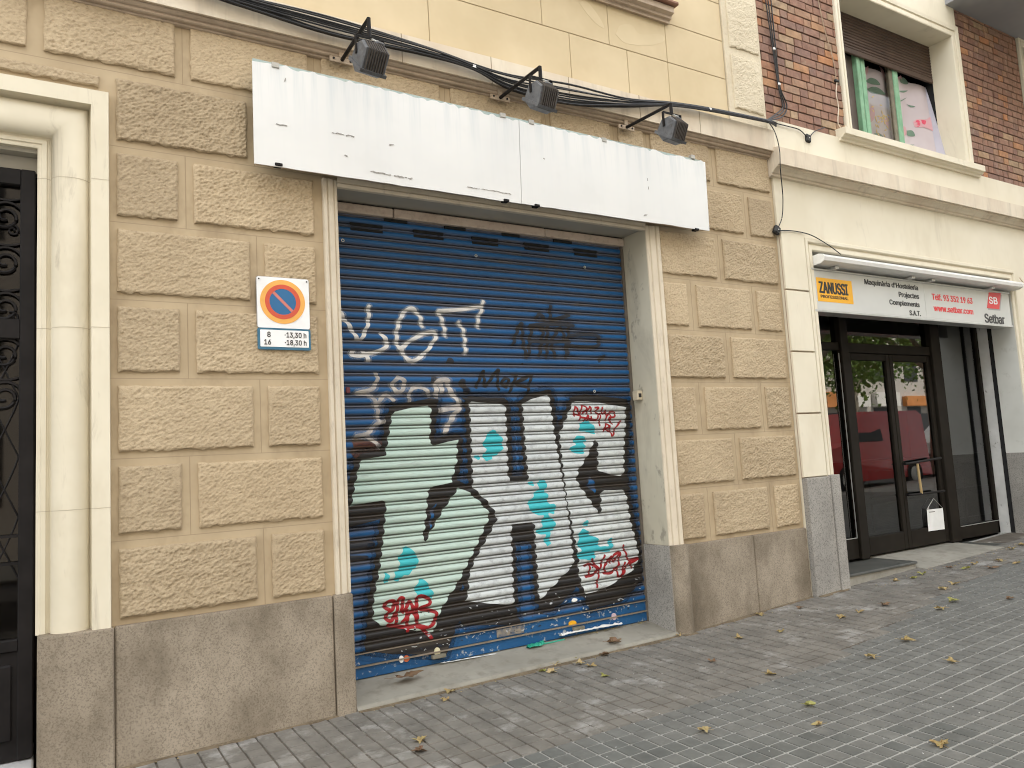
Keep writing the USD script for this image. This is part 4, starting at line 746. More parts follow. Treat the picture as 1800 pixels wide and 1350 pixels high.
for t_, xa, xb, zl_ in (('8', .17, .235, z1_), ('16', .11, .24, z2_), ('·13,30 h', .50, .92, z1_), ('·18,30 h', .50, .92, z2_)): q('hours_lettering', [lettering(t_, psx0 + W * xa, psx0 + W * xb, zl_, hh, PY - .003, bold=True)], blk_p)

# ------------------------------------------------------------------ house 2, brick above cream plaster
house2 = thing('brick_house', 'apartment house with red brick upper floor over cream plaster, at the right', 'building')
X2 = 26.
FY = -.02
OX0, OX1, OZ1 = 6.10, 9.66, 3.18
obj('wall', extr_y(opening(XB + .004, X2, -.3, 3.95, [(OX0 - .02, OX1 + .02, -1, OZ1 + .02)]), FY, .30), cream2, house2)
# pilaster left of the shop, four blocks with shadow gaps
zs_ = [at(1395, 842, FY)[2] + .0, at(1415, 727, FY)[2], at(1408, 619, FY)[2], at(1402, 512, FY)[2], at(1395, 408, FY)[2]]
for za, zb_ in zip(zs_, zs_[1:]): obj('pilaster_block', bbox(XB + .006, 5.985, FY - .030, FY + .02, za + .006, zb_ - .006, .004), cream2, house2)
obj('pilaster_core', box(XB + .005, 5.984, FY - .010, FY + .02, zs_[0], zs_[-1]), mould_m, house2)
def frame2(inner, outer, zi, zo, pr, y0):
    def r(f): return [f(d, y) for d, y in pr]
    return loft([r(lambda d, y: (inner[0] - d, y0 + y, .80)), r(lambda d, y: (inner[0] - d, y0 + y, zi + d)), r(lambda d, y: (inner[1] + d, y0 + y, zi + d)), r(lambda d, y: (inner[1] + d, y0 + y, .80))], closed=False)
obj('shop_surround', frame2((OX0, OX1), None, OZ1, None, [(0, .30), (0, -.012), (.006, -.018), (.045, -.018), (.050, -.006), (.058, -.006), (.066, -.022), (.072, -.030), (.100, -.030), (.106, -.024), (.106, .01)], FY), cream2, house2)
gx = at(1440, 840, -.07)
obj('granite_plinth', bbox(XB + .008, 5.992, FY - .055, .1, -.2, zs_[0], .006), granite, house2); obj('granite_plinth', bbox(5.996, OX0 + .012, FY - .068, .32, -.2, zs_[0] + .01, .006), granite, house2)
obj('granite_plinth', bbox(OX1 - .012, OX1 + .13, FY - .06, .235, -.2, 1.16, .006), granite, house2); obj('granite_plinth', bbox(OX1 + .135, 26, FY - .05, .2, -.2, 1.16, .006), granite, house2)
obj('white_reveal', box(OX1 - .004, OX1 + .05, FY + .0, .235, 1.16, OZ1), surf('white_reveal_paint', (.60, .60, .55), (.68, .68, .63), 2, .7, c3=(.3, .28, .22), s3=7, f3=.3, lo3=.6, hi3=.75), house2)
obj('shutter_slot', box(OX1 - .002, OX1 + .05, .236, .285, .1, OZ1), void_m, house2)
obj('white_reveal', box(OX1 - .012, OX1 + .05, .286, .43, .1, OZ1), surf('flaking_white', (.55, .55, .53), (.66, .66, .64), 5, .7, c3=(.1, .09, .07), s3=9, f3=.8, lo3=.62, hi3=.68, st3=(1, 1, .6)), house2, label='flaking white strip beside the shop glass')
obj('opening_soffit', box(OX0 - .01, OX1 + .01, 0, .5, OZ1 - .002, OZ1 + .03), soffit_m, house2)
# cornice and plain band
ct, cb, cm_ = at(1372, 258, -.14)[2], at(1366, 286, -.14)[2], at(1352, 303, FY - .01)[2]
obj('cornice', extr_x([(.1, ct + .02), (-.05, ct + .02), (-.14, ct), (-.14, cb), (-.118, cb), (-.118, cb - .012), (-.10, cb - .016), (-.075, cb - .034), (-.06, cb - .052), (-.045, cb - .055), (-.045, cb - .075), (-.012, cb - .085), (.1, cb - .085)], 5.625, X2), fascia_m, house2, label='stained cream cornice above the shop')
ZBR = at(1500, 252, 0)[2]
obj('band', box(XB + .004, X2, -.035, .3, 3.95, ZBR), cream2, house2)
# brickwork
BX0, BX1, BZ1 = XB + .002, 12.6, 6.40
WX0, WX1, WZ0, WZ1 = 6.935, 9.035, 4.47, 6.02
WF0, WF1, WFT = 6.848, 9.183, 6.2
obj('brick_bed', extr_y(opening(BX0, BX1, ZBR, 6.9, [(WF0 + .02, WF1 - .02, 4.36, 6.6), (10.72, 12.2, 4.6, 6.8)]), .004, .30), brick_grout, house2)
CH, SL, HL, J = .0835, .232, .112, .010
bk = []
row = 0; z = ZBR + .004
while z < BZ1:
    for xa, xb in ((BX0, WF0 - .002), (WF1 + .002, 10.60), (12.2, 12.6)):
        x = xa - (0 if row % 2 == 0 else .173) - .05 * ((row * 7) % 3); k = 0
        while x < xb:
            L_ = (SL if k % 2 == 0 else HL) * (1 + .06 * math.sin(row * 12.9 + k * 4.1)); a, b = max(x, xa), min(x + L_ - J, xb)
            if b - a > .02: bk.append((a, b, z, z + CH - J))
            x += L_; k += 1
    z += CH; row += 1
def brick(a, b, za, zb_):
    r = random.Random(int(a * 977) + int(za * 7919)); yf = -.004 - r.uniform(0, .006); w = lambda: r.uniform(-.0018, .0018); c = .003
    m_ = bbox(a, b, yf, .02, za, zb_, c); v = m_.vertices.copy(); v[:, 2] += np.where(v[:, 2] > (za + zb_) / 2, w(), w()); v[:, 0] += np.where(v[:, 0] > (a + b) / 2, w(), w()); m_.vertices = v; return m_
bs = []
for t_ in bk:
    u, v, d = px(((t_[0] + t_[1]) / 2, 0, (t_[2] + t_[3]) / 2)); bs.append((d if -15 < u < 1815 and -15 < v < 1350 else d + 500, t_))
bs.sort(); others = []
for k, (d, t_) in enumerate(bs):
    if k < 299 and d < 500: obj('brick', brick(*t_), brick_m, house2)
    else: others.append(brick(*t_))
obj('brickwork', others, brick_m, house2, kind='stuff')
# window of the upper floor
def wring(f, pr): return [f(d, y) for d, y in pr]
wp = [(0, .25), (0, -.022), (.008, -.028), (.055, -.028), (.062, -.016), (.072, -.016), (.080, -.030), (.118, -.034), (.140, -.034), (.148, -.026), (.148, .02)]
wl = lambda d: d * .60
win = obj('window_surround', loft([wring(lambda d, y: (WX0 - wl(d), y, WZ0 - .02), wp), wring(lambda d, y: (WX0 - wl(d), y, WZ1 + d), wp), wring(lambda d, y: (WX1 + d, y, WZ1 + d), wp), wring(lambda d, y: (WX1 + d, y, WZ0 - .02), wp)], closed=False), cream2, house2)
obj('panel_over_window', [box(WF0 + .01, WF1 - .01, -.012, .1, WZ1 + .145, 6.56)], cream2, house2)
obj('window_sill', [extr_x([(.34, WZ0 - .012), (-.02, WZ0 - .012), (-.115, WZ0 - .02), (-.115, WZ0 - .085), (-.095, WZ0 - .09), (-.085, WZ0 - .105), (-.06, WZ0 - .115), (-.055, WZ0 - .135), (.34, WZ0 - .135)], 6.68, 9.24)], cream2, house2)
WY = .255
obj('window_pocket', [box(WX0 - .1, WX0, .252, .8, 4.3, 6.4), box(WX1, WX1 + .1, .252, .8, 4.3, 6.4), box(WX0, WX1, .80, .84, 4.3, 6.4), box(WX0, WX1, .34, .8, 4.3, WZ0 - .03), box(WX0, WX1, .32, .8, WZ1 + .06, 6.5)], void_m, house2)
obj('soffit', box(WX0 - .05, WX1 + .05, .0, .32, WZ1 + .002, WZ1 + .05), soffit_m, house2)
def sash(u0, u1, y0, y1, mt, nm, lb=None):
    a, b = at(u0, 150, y0)[0], at(u1, 150, y0)[0]; obj(nm, bbox(a, b, y0, y1, WZ0 - .02, 5.7, .005), mt, house2, label=lb)
sash(1510, 1516, .272, .33, green_sash, 'window_sash', 'peeling green sash at the left of the upper window'); sash(1517, 1524, .284, .33, green_sash, 'window_sash')
sash(1572, 1580, .272, .33, green_sash, 'window_sash', 'peeling green sash in the middle of the upper window'); sash(1565, 1571.5, .284, .33, surf('weathered_stile', (.17, .15, .11), (.24, .22, .16), 9, .7), 'window_stile')
clearglass = usdkit.material(stage, M('thin_clear_glass'), {'f': ('fresnel', {'IOR': 1.38}), 't': ('transparent_bsdf', {'color': (.95, .96, .95)}), 'g': ('glossy_bsdf', {'color': (.9, .9, .9), 'roughness': .02}), 'm': ('mix_closure', {})}, [('f.fac', 'm.fac'), ('t.BSDF', 'm.closure1'), ('g.BSDF', 'm.closure2')], surface='m.closure')
obj('window_pane', pane(at(1524, 150, .30)[0], at(1564, 150, .30)[0], .300, WZ0 - .02, 5.7), clearglass, house2)
BLZ = at(1560, 119, WY)[2]
blind = thing('roller_blind', 'brown slatted roller blind half lowered in the upper window', 'blind', ((WX0 + WX1) / 2, WY, BLZ)); BB = ((WX0 + WX1) / 2, WY, BLZ)
obj('bottom_bar', bbox(WX0 + .002, WX1 - .002, WY - .014, WY + .014, BLZ, BLZ + .062, .006), blind_m, blind, base=BB)
k = 0; zc = BLZ + .064
while zc < WZ1 + .02:
    obj('slat', hull([(x, WY + y, zc + z_) for x in (WX0 + .002, WX1 - .002) for y, z_ in ((-.004, 0), (-.011, .008), (-.011, .022), (-.004, .031), (.006, .031), (.006, 0))]), blind_m, blind, base=BB); zc += .0345
# curtain behind it: wavy sheet with printed flowers
cl = at(1519, 100, .35)[0]; CR0, CR1 = at(1636, 148, .33)[0], 9.028
cu = thing('flowered_curtain', 'pale lilac curtain with pink flowers in the upper window', 'curtain', (cl, .35, 4.45)); CB = (cl, .35, 4.45)
def cpt(s_, t_, dy=0.):
    k_ = np.clip((s_ - .55) / .45, 0, 1) ** 1.6; xl = cl - .12; xr_ = CR0 + (CR1 - CR0) * t_ ** .8
    return (xl + (xr_ - xl) * s_, .352 + dy + .010 * math.sin(s_ * 21 + t_) - k_ * (.02 + .165 * t_), 5.56 - 1.10 * t_)
obj('cloth', loft([[cpt(s_, t_) for s_ in np.linspace(0, .93, 60)] for t_ in np.linspace(0, 1, 14)], closed=False), curt_m, cu, base=CB, smooth=60)
obj('fold', loft([[(lambda p_: (p_[0], p_[1] - .025 * math.sin((s_ - .92) / .08 * 3.1), p_[2]))(cpt(s_, t_)) for s_ in np.linspace(.92, 1., 10)] for t_ in np.linspace(0, 1, 14)], closed=False), surf('lilac_cloth', (.46, .45, .54), (.56, .54, .63), 2, .9), cu, base=CB, smooth=60)
def cloth_y(x, z):
    t_ = float(np.clip((5.56 - z) / 1.10, 0, 1)); xl = cl - .12; xr_ = CR0 + (CR1 - CR0) * t_ ** .8; return cpt((x - xl) / (xr_ - xl), t_)[1]
def printed(n, pts, mt, w=None):
    q_ = []
    for u, v in pts:
        a = at(u, v, .33)
        for _ in range(3): a = at(u, v, cloth_y(a[0], a[2]))
        q_.append(a)
    g = Polygon(spline(np.array([(a[0], a[2]) for a in q_ + q_[:1]]), 5)).buffer(0)
    m_ = extr_y(g, 0, .0005); m_ = m_.subdivide().subdivide(); v_ = m_.vertices.copy(); v_[:, 1] += [cloth_y(a, b) - .004 for a, b in v_[:, [0, 2]]]; m_.vertices = v_
    obj(n, m_, mt, cu, base=CB)
sx = lambda pts: [(1460 + X / 5.19, 60 + Y / 5.19) for X, Y in pts]
printed('printed_flower', sx([(750, 800), (790, 775), (860, 780), (900, 760), (925, 740), (930, 800), (940, 880), (900, 870), (840, 850), (770, 850)]), pink2_m)
printed('printed_flower', sx([(755, 805), (790, 785), (815, 800), (810, 840), (775, 845)]), pink_m); printed('printed_flower', sx([(825, 785), (865, 790), (860, 825), (835, 815)]), pink_m)
for lf in ([(315, 430), (360, 400), (420, 420), (450, 465), (380, 460)], [(330, 500), (400, 480), (500, 545), (440, 550), (370, 540)], [(360, 930), (420, 900), (480, 940), (440, 965), (380, 955)], [(625, 400), (670, 400), (705, 455), (640, 445)], [(690, 880), (740, 880), (765, 930), (700, 925)], [(610, 520), (700, 515), (660, 535)], [(690, 640), (770, 660), (730, 668)], [(660, 1000), (760, 1010), (700, 1022)], [(610, 620), (690, 580), (650, 610)]): printed('printed_leaf', sx(lf), lgreen_m)
for fl in ([(350, 690), (375, 650), (400, 700), (395, 770), (360, 800)], [(300, 340), (340, 290), (330, 370)], [(440, 290), (480, 330), (510, 440), (480, 400)], [(640, 840), (680, 850), (690, 910), (660, 930)], [(480, 780), (560, 760), (600, 860), (540, 880)], [(600, 400), (640, 380), (640, 430)]): printed('printed_flower', sx(fl), pink2_m)
rs = random.Random(5)
refl_spots = []
for _ in range(34):
    X, Y = rs.gauss(455, 55), rs.gauss(775, 65); a = at(1460 + X / 5.19, 60 + Y / 5.19, .345); refl_spots.append(extr_y(shapely.affinity.rotate(shapely.affinity.scale(Point(a[0], a[2]).buffer(.018, 3), 1.3, .5), rs.uniform(0, 180)), cloth_y(a[0], a[2]) - .006, cloth_y(a[0], a[2]) - .004))
obj('printed_blossom', refl_spots, fgold, cu, base=CB)  # yellow reflections of sunlit leaves, painted as thin spots on the cloth
obj('side_curtain', loft([[(WX0 + .0 + (cl - WX0 - .05) * s, .32 + .015 * math.sin(s * 20), z_) for s in np.linspace(0, 1, 40)] for z_ in (4.44, 5.6)], closed=False), curt2_m, cu, base=CB, smooth=60, label='taupe side curtain at the left of the upper window')
# second window at the right edge
obj('window_surround', loft([wring(lambda d, y: (10.72 - wl(d), y, 4.5), wp), wring(lambda d, y: (10.72 - wl(d), y, 6.3 + d), wp), wring(lambda d, y: (12.2, y, 6.3 + d), wp)], closed=False), cream2, house2)
obj('window_pane', pane(10.72, 12.2, .20, 4.4, 6.4), glass, house2); obj('window_pocket', box(10.6, 12.3, .60, .64, 4.3, 6.6), void_m, house2)
obj('balcony_slab', box(9.0, 16, -1.15, .02, 6.40, 6.58), grey_soffit2, house2, label='grey underside of a balcony at the upper right corner')
obj('upper_storeys', box(XB, X2, .0, 11, 6.9, 17), yellow, house2); obj('wall_beyond', box(12.6, X2, 0, .3, ZBR, 6.9), brick_m, house2)
obj('rear_mass', box(XB, X2, 6.0, 11, -.5, 6.9), room_m, house2); obj('side_wall', box(X2, X2 + .2, 0, 11, -.5, 17), yellow, house2); obj('party_wall', box(5.55, 5.80, .31, 6, -.2, 6.9), room_m, house2)
obj('floor_slab', box(5.8, X2, .5, 6, 3.3, 3.6), room_m, house2)

# ------------------------------------------------------------------ awning cassette and shop sign
aw = thing('awning_cassette', 'white rolled up awning cassette above the shop sign', 'awning'); AX0, AX1 = OX0 + .012, OX1 + .03
az = at(1455, 447, -.15)[2]
obj('cassette', extr_x([(.10, az + .0), (-.10, az + .012), (-.140, az), (-.155, az - .025), (-.145, az - .055), (-.11, az - .072), (.10, az - .085)], AX0, AX1), awn_m, aw, smooth=35)
for s_, x in ((-1, AX0), (1, AX1)): obj('end_cap', extr_x([(.103, az + .003), (-.10, az + .015), (-.143, az + .002), (-.159, az - .025), (-.148, az - .058), (-.11, az - .076), (.103, az - .088)], x - .008, x + .008), awn_m, aw)
for u in (1466, 1598, 1633, 1736): x = at(u, 490, -.05)[0]; obj('bracket', bbox(x - .025, x + .025, -.10, .12, az - .108, az - .082, .004), silver, aw)
hk = at(1782, 487, -.16); obj('crank_eye', trimesh.creation.torus(.028, .0045, 18, 6, transform=trimesh.transformations.rotation_matrix(1.2, [1, .3, .2])).apply_translation([AX1 - .06, -.165, az + .02]), bracket_m, aw, smooth=40)
GY = -.03
lz1, lz0 = at(1600, 493, GY)[2] - .02, at(1600, 560, GY)[2]
la, lb2, lc, ld = at(1423, 470, GY), at(1777, 516, GY), at(1780, 576, GY), at(1431, 546, GY)
lz1, lz0 = (la[2] + lb2[2]) / 2, (lc[2] + ld[2]) / 2; lx0, lx1 = 6.058, lc[0]
ls = thing('shop_sign', 'lit-box shop sign with yellow and red lettering above the glass shop front', 'sign', ((lx0 + lx1) / 2, 0, lz0)); LB = ((lx0 + lx1) / 2, 0, lz0)
def q(n, ms, mt, lb=None): return obj(n, ms, mt, ls, base=LB, label=lb)
q('case', box(lx0, lx1, GY + .006, .12, lz0, lz1), silver)
xs_m = at(1625, 520, GY)[0]
q('face_panel', box(lx0 + .012, xs_m - .002, GY - .001, GY + .006, lz0 + .02, lz1 - .016), signface); q('face_panel', box(xs_m + .002, lx1 - .010, GY - .001, GY + .006, lz0 + .02, lz1 - .016), signface)
q('edge_trim', [bbox(lx0, lx1, GY - .010, GY + .006, lz0 - .004, lz0 + .02, .003), bbox(lx0, lx1, GY - .010, GY + .006, lz1 - .016, lz1 + .003, .003), box(xs_m - .004, xs_m + .004, GY - .0018, GY + .004, lz0 + .02, lz1 - .016)], silver)
TYY = GY - .0015
a, b = at(1434, 487, TYY), at(1498, 534, TYY); za, zb_ = at(1437, 529, TYY)[2], at(1434, 487, TYY)[2]
q('yellow_badge', box(a[0], at(1497, 500, TYY)[0], TYY - .001, TYY + .001, za, zb_), yel_p)
q('badge_lettering', [ltext('ZANUSSI', (1441, 513.5), (1491, 519.5), (1441, 494.5), TYY - .001, True)], blk_p); q('badge_lettering', [ltext('PROFESSIONAL', (1443, 522.5), (1491.5, 528), (1443, 517.7), TYY - .001, True)], blk_p)
for t_, l_, r_, p_ in (("Maquinària d'Hosteleria", (1520, 500), (1613.8, 509.3), (1520, 491.6)), ('Projectes', (1580.4, 521.5), (1615.6, 525.3), (1580.4, 513)), ('Complements', (1564, 534.5), (1616.7, 540), (1564, 526.3)), ('S.A.T.', (1599.3, 553.6), (1618.9, 555.4), (1599.3, 545.4))): q('lettering', [ltext(t_, l_, r_, p_, TYY, True)], blk_p)
for t_, l_, r_, p_ in (('Telf. 93 352 19 63', (1638.9, 526.8), (1709.6, 533.8), (1638.9, 516.7)), ('www.setbar.com', (1642, 546.3), (1711, 552.5), (1642, 536.3))): q('lettering', [ltext(t_, l_, r_, p_, TYY, True)], red_p)
q('lettering', [ltext('Setbar', (1732, 566.5), (1766.7, 569.5), (1732, 551.5), TYY, True)], blk_p)
lg = [at(u, v, TYY) for u, v in ((1738, 513.8), (1759, 515.6), (1756.5, 543.6), (1735, 541.6))]; lgp = Polygon([(p_[0], p_[2]) for p_ in lg])
q('logo_shadow', extr_y(shapely.affinity.translate(lgp, .018, -.016), TYY - .0004, TYY + .001), shd_p); q('logo', extr_y(lgp, TYY - .0014, TYY + .001), red_p)
lgz = lg[3][2] + .30 * (lg[0][2] - lg[3][2]); w_ = lg[1][0] - lg[0][0]
q('logo_mark', [lettering('SB', lg[3][0] + .22 * w_, lg[3][0] + .92 * w_, lgz, .42 * (lg[0][2] - lg[3][2]), TYY - .0016, bold=True)], wht_p)

# ------------------------------------------------------------------ glass shop front
SGY = .42
sf = thing('glass_shop_front', 'dark bronze glazed shop front with double door under the shop sign', 'shop front', (7.9, SGY, .22)); SB_ = (7.9, SGY, .22)
def q(n, ms, mt, lb=None, s=False): return obj(n, ms, mt, sf, base=SB_, label=lb, smooth=s)
sil = at(1600, 962, SGY)[2]; sil = .236
m1 = [at(1467, 580, SGY)[0], at(1480, 580, SGY)[0]]; m2 = [at(1627, 600, SGY)[0], at(1643, 600, SGY)[0]]; xc = at(1560, 640, SGY)[0]; xr = OX1 - .02
ztr = at(1560, 612, SGY)[2]; TOPZ = 3.0
for a, b in (m1, m2): q('mullion', [bbox(a, b, SGY - .06, SGY + .06, sil - .01, TOPZ, .006)], bronze)
q('end_post', [bbox(OX0 - .02, OX0 + .05, SGY - .03, SGY + .04, sil, TOPZ, .005)], bronze); q('end_post', [bbox(xr - .045, xr, SGY - .03, SGY + .04, sil, TOPZ, .005)], bronze)
q('transom', [bbox(OX0, m1[0] - .001, SGY - .03, SGY + .03, ztr - .05, ztr + .03, .005)], bronze); q('transom', [bbox(m1[1] + .001, m2[0] - .001, SGY - .035, SGY + .03, ztr - .07, ztr + .03, .005)], bronze)
q('sill_rail', [bbox(OX0, m1[0] - .001, SGY - .03, SGY + .03, sil, sil + .20, .006)], bronze); q('sill_rail', [bbox(m2[1] + .001, xr, SGY - .03, SGY + .03, sil, sil + .14, .006)], bronze)
for bd in (box(OX0, m1[0] - .01, SGY - .033, SGY - .028, sil + .20, sil + .207), box(m2[1], xr, SGY - .033, SGY - .028, sil + .14, sil + .147), box(m1[0] - .018, m1[0] - .012, SGY - .034, SGY - .028, sil + .2, 2.3)): q('glazing_bead', [bd], silver)
for (a, b), side in (((m1[1] + .004, xc - .003), 0), ((xc + .003, m2[0] - .004), 1)):
    q('door_leaf', [bbox(a, a + .062, SGY - .025, SGY + .025, sil + .006, ztr - .075, .005), bbox(b - .062, b, SGY - .025, SGY + .025, sil + .006, ztr - .075, .005), bbox(a + .061, b - .061, SGY - .0245, SGY + .0245, sil + .006, sil + .19, .005), bbox(a + .061, b - .061, SGY - .0245, SGY + .0245, ztr - .145, ztr - .075, .005)], bronze)
    q('door_pane', pane(a + .06, b - .06, SGY, sil + .18, ztr - .14), glass)
q('window_pane', pane(OX0 + .04, m1[0] + .01, SGY, sil + .19, TOPZ), glass); q('window_pane', pane(m2[1] - .01, xr - .04, SGY, sil + .13, TOPZ), glass); q('window_pane', pane(m1[1], m2[0], SGY, ztr + .02, TOPZ), glass)
hx = xc + .12; q('push_bar', [tube([(xc + .05, SGY - .03, 1.13), (xc + .06, SGY - .08, 1.13), (m2[0] - .10, SGY - .08, 1.16)], .013, 8, smooth=4), tube([(xc + .05, SGY - .03, .80), (xc + .06, SGY - .08, .80), (m2[0] - .10, SGY - .08, .80)], .012, 8, smooth=4)], black_iron, s=40)
q('pull_handle', [cyl((hx + .09, SGY - .085, 1.12), (hx + .11, SGY - .085, .80), .013, 10)], plain('brass_handle', (.42, .30, .14), .35), s=40)
pn = [at(u, v, SGY - .03) for u, v in ((1629, 896), (1657, 893), (1660.5, 930), (1632, 934))]
ntc = thing('paper_notice', 'white paper notice hung inside the foot of the right shop door', 'notice', tuple(pn[3])); NB = tuple(pn[3])
obj('sheet', extr_y([(p_[0], p_[2]) for p_ in pn], SGY - .032, SGY - .030), paper_m, ntc, base=NB)
obj('string', tube([pn[0], at(1641, 876, SGY - .03), pn[1]], .003, 5), silver, ntc, base=NB); obj('print', [box(pn[3][0] + .05, pn[3][0] + .16, SGY - .0335, SGY - .0315, pn[3][2] + .195, pn[3][2] + .205), box(pn[3][0] + .03, pn[3][0] + .055, SGY - .0335, SGY - .0315, pn[3][2] + .23, pn[3][2] + .25)], shd_p, ntc, base=NB)
# the room behind
shop = thing('shop_interior', 'dim shop interior seen behind the glass shop front', 'room')
obj('floor', box(5.8, 12, SGY, 6, .10, .20), dado_m, shop); obj('back_wall', box(5.8, 12, 5.4, 5.6, .2, 3.3), room_m, shop); obj('ceiling', box(5.8, 12, .31, 6, 3.12, 3.3), room_m, shop)
partm = surf('partition_grey', (.10, .10, .10), (.13, .13, .125), 1, .7)
obj('partition', box(10.3, 10.4, 1.3, 5.4, .2, 3.1), partm, shop); obj('partition', box(9.75, 12.2, 1.45, 1.55, 1.1, 3.1), partm, shop)
obj('counter', [box(8.6, 11.6, 1.40, 2.0, .2, 1.1), box(8.55, 11.65, 1.36, 2.02, 1.1, 1.14)] + [bbox(x, x + .62, 1.375, 1.41, z_, z_ + .34, .02) for x in (8.7, 9.4, 10.1, 10.8) for z_ in (.28, .68)], dado_m, shop)
obj('shelf_unit', [box(7.2, 8.1, 2.6, 3.0, z_, z_ + .03) for z_ in (.3, .7, 1.05)] + [box(7.2, 7.24, 2.6, 3.0, .2, 1.08), box(8.06, 8.1, 2.6, 3.0, .2, 1.08)], room_m, shop)
# steps and ramp at the shop
def wedge(x0, x1, y0, z0, y1, z1_): return hull([(x0, y0, z0), (x1, y0, z0), (x0, y1, z1_), (x1, y1, z1_), (x0, y0, -.1), (x1, y0, -.1), (x0, y1, -.1), (x1, y1, -.1)])
sxr = at(1608, 990, -.02)[0]; szt = (at(1482, 1008, -.02)[2] + at(1608, 989, -.02)[2]) / 2
st1 = thing('shop_step', 'dark stone step at the left foot of the shop front', 'step', (6.6, 0, .1)); S1 = (6.6, 0, .1)
obj('tread', bbox(OX0 - .015, sxr, -.05, SGY - .03, szt - .022, szt, .004), slate_m, st1, base=S1); obj('riser', box(OX0 - .014, sxr - .012, -.036, SGY - .031, -.1, szt - .0225), concrete, st1, base=S1)
rx0 = at(1745, 962, -.02)[0]; szt2 = at(1745, 960, -.02)[2]
st2 = thing('shop_step', 'dark stone step at the right foot of the shop front', 'step', (9, 0, .1)); S2 = (9, 0, .1)
obj('tread', bbox(rx0, OX1 + .4, -.05, SGY - .03, szt2 - .022, szt2, .004), slate_m, st2, base=S2); obj('riser', box(rx0 + .01, OX1 + .39, -.036, SGY - .031, -.1, szt2 - .0225), concrete, st2, base=S2)
obj('concrete_ramp', hull([(sxr - .01, SGY + .04, sil - .012), (rx0 + .01, SGY + .04, sil - .012), (sxr - .01, -.13, gz(sxr, -.13) + .008), (rx0 + .01, -.13, gz(rx0, -.13) + .008), (sxr - .01, -.13, -.1), (rx0 + .01, -.13, -.1), (sxr - .01, SGY + .04, -.1), (rx0 + .01, SGY + .04, -.1)]), concrete, label='pale concrete ramp between the two dark shop steps', cat='ramp')

# ------------------------------------------------------------------ cables
cu_ = [380, 450, 583, 750, 833, 900, 1000, 1100, 1177, 1250, 1345]; cmid = [-14, 8, 47, 90, 118, 146, 168, 180, 183, 193, 212]; chal = [10, 10, 16, 8, 4.5, 14, 18, 7, 3.2, 2.2, 2]
for k, t in enumerate((-1, -.72, -.5, -.2, .05, .25, .5, .7, .85, 1.)):
    r = np.random.default_rng(50 + k); us = np.array(cu_, float); jit = r.uniform(-.16, .16, len(us))
    pts = [at(u, m_ + h_ * np.clip(t + j_, -1.1, 1.1), -.118 - .012 * (k % 3)) for u, m_, h_, j_ in zip(us, cmid, chal, jit)]
    pts = [at(250, -60 + 8 * t, -.118)] + pts + [(5.655, -.118, pts[-1][2] - .003)]
    obj('cable', tube(pts, .0055 if k % 3 else .0075, 6, smooth=6), cable_m, smooth=40, label={0: 'uppermost thin black cable of the bundle along the cornice', 9: 'lowest thin black cable of the bundle along the cornice'}.get(k, 'thin black cable inside the bundle running along the cornice above the sign'), cat='cable', group='cables along the cornice')
for k, off in enumerate((-4, 0, 5)):
    pts = [at(u, v, y) for u, v, y in ((1346 + off, -40, -.03), (1350 + off, 0, -.03), (1360 + off * .6, 80, -.03), (1369 + off * .3, 150, -.03), (1379 + off * .8, 185, -.03), (1372 + off * .6, 200 + off, -.05), (1346, 213, -.10))]
    obj('cable', tube(pts, .0065, 6, smooth=8), cable_m, smooth=40, label=('left', 'middle', 'right')[k] + ' one of the three black cables running up the brick wall', cat='cable', group='cables up the brick wall')
for u, v in ((833, 117.5), (1248, 192.5), (1360, 86), (1369, 148)):
    p_ = at(u, v, -.135 if u < 1300 else -.032); obj('cable_tie', bbox(p_[0] - .014, p_[0] + .014, p_[1] - .012, p_[1] + .004, p_[2] - .012, p_[2] + .012, .004), wht_p, label={833: 'white cable tie between the left and middle floodlights', 1248: 'white cable tie right of the rightmost floodlight', 1360: 'upper white cable tie on the brick wall', 1369: 'lower white cable tie on the brick wall'}[u], cat='cable tie')
def wire(pts, y, r, mt, label, **k): obj('wire', tube([at(u, v, y if np.isscalar(y) else y[i]) for i, (u, v) in enumerate(pts)], r, 6, smooth=8), mt, smooth=40, label=label, cat='wire', **k)
wire([(1350, 213), (1362, 232), (1370, 262), (1372, 300), (1376, 345), (1375, 380), (1369, 398)], (-.15, -.16, -.17, -.15, -.06, -.04, -.04), .0045, cable_m, 'thin black wire hanging from the cable bundle down to the lower junction box')
wire([(1352, 214), (1385, 222), (1405, 228), (1418, 240)], -.05, .005, cable_m, 'short black wire from the cable bundle to the upper junction box'); wire([(1424, 240), (1432, 231), (1450, 224)], -.045, .0045, cable_m, 'short black wire from the upper junction box to the brick wall')
wire([(1370, 405), (1395, 406), (1425, 413), (1455, 430), (1478, 447)], -.06, .0045, cable_m, 'thin black wire from the lower junction box to the awning')
tan_m = surf('tan_wire', (.34, .24, .16), (.44, .33, .23), 12, .6)
wire([(1436, -10), (1449, 50), (1462, 95), (1469, 130), (1468, 137), (1472, 143)], -.022, .005, tan_m, 'thin tan wire down the bricks beside the upper window'); wire([(1471, 145), (1470, 165), (1474, 190), (1473, 215), (1481, 229)], -.022, .0055, surf('pale_wire', (.6, .5, .38), (.66, .56, .44), 9, .6), 'pale wire below the small black clip beside the upper window')
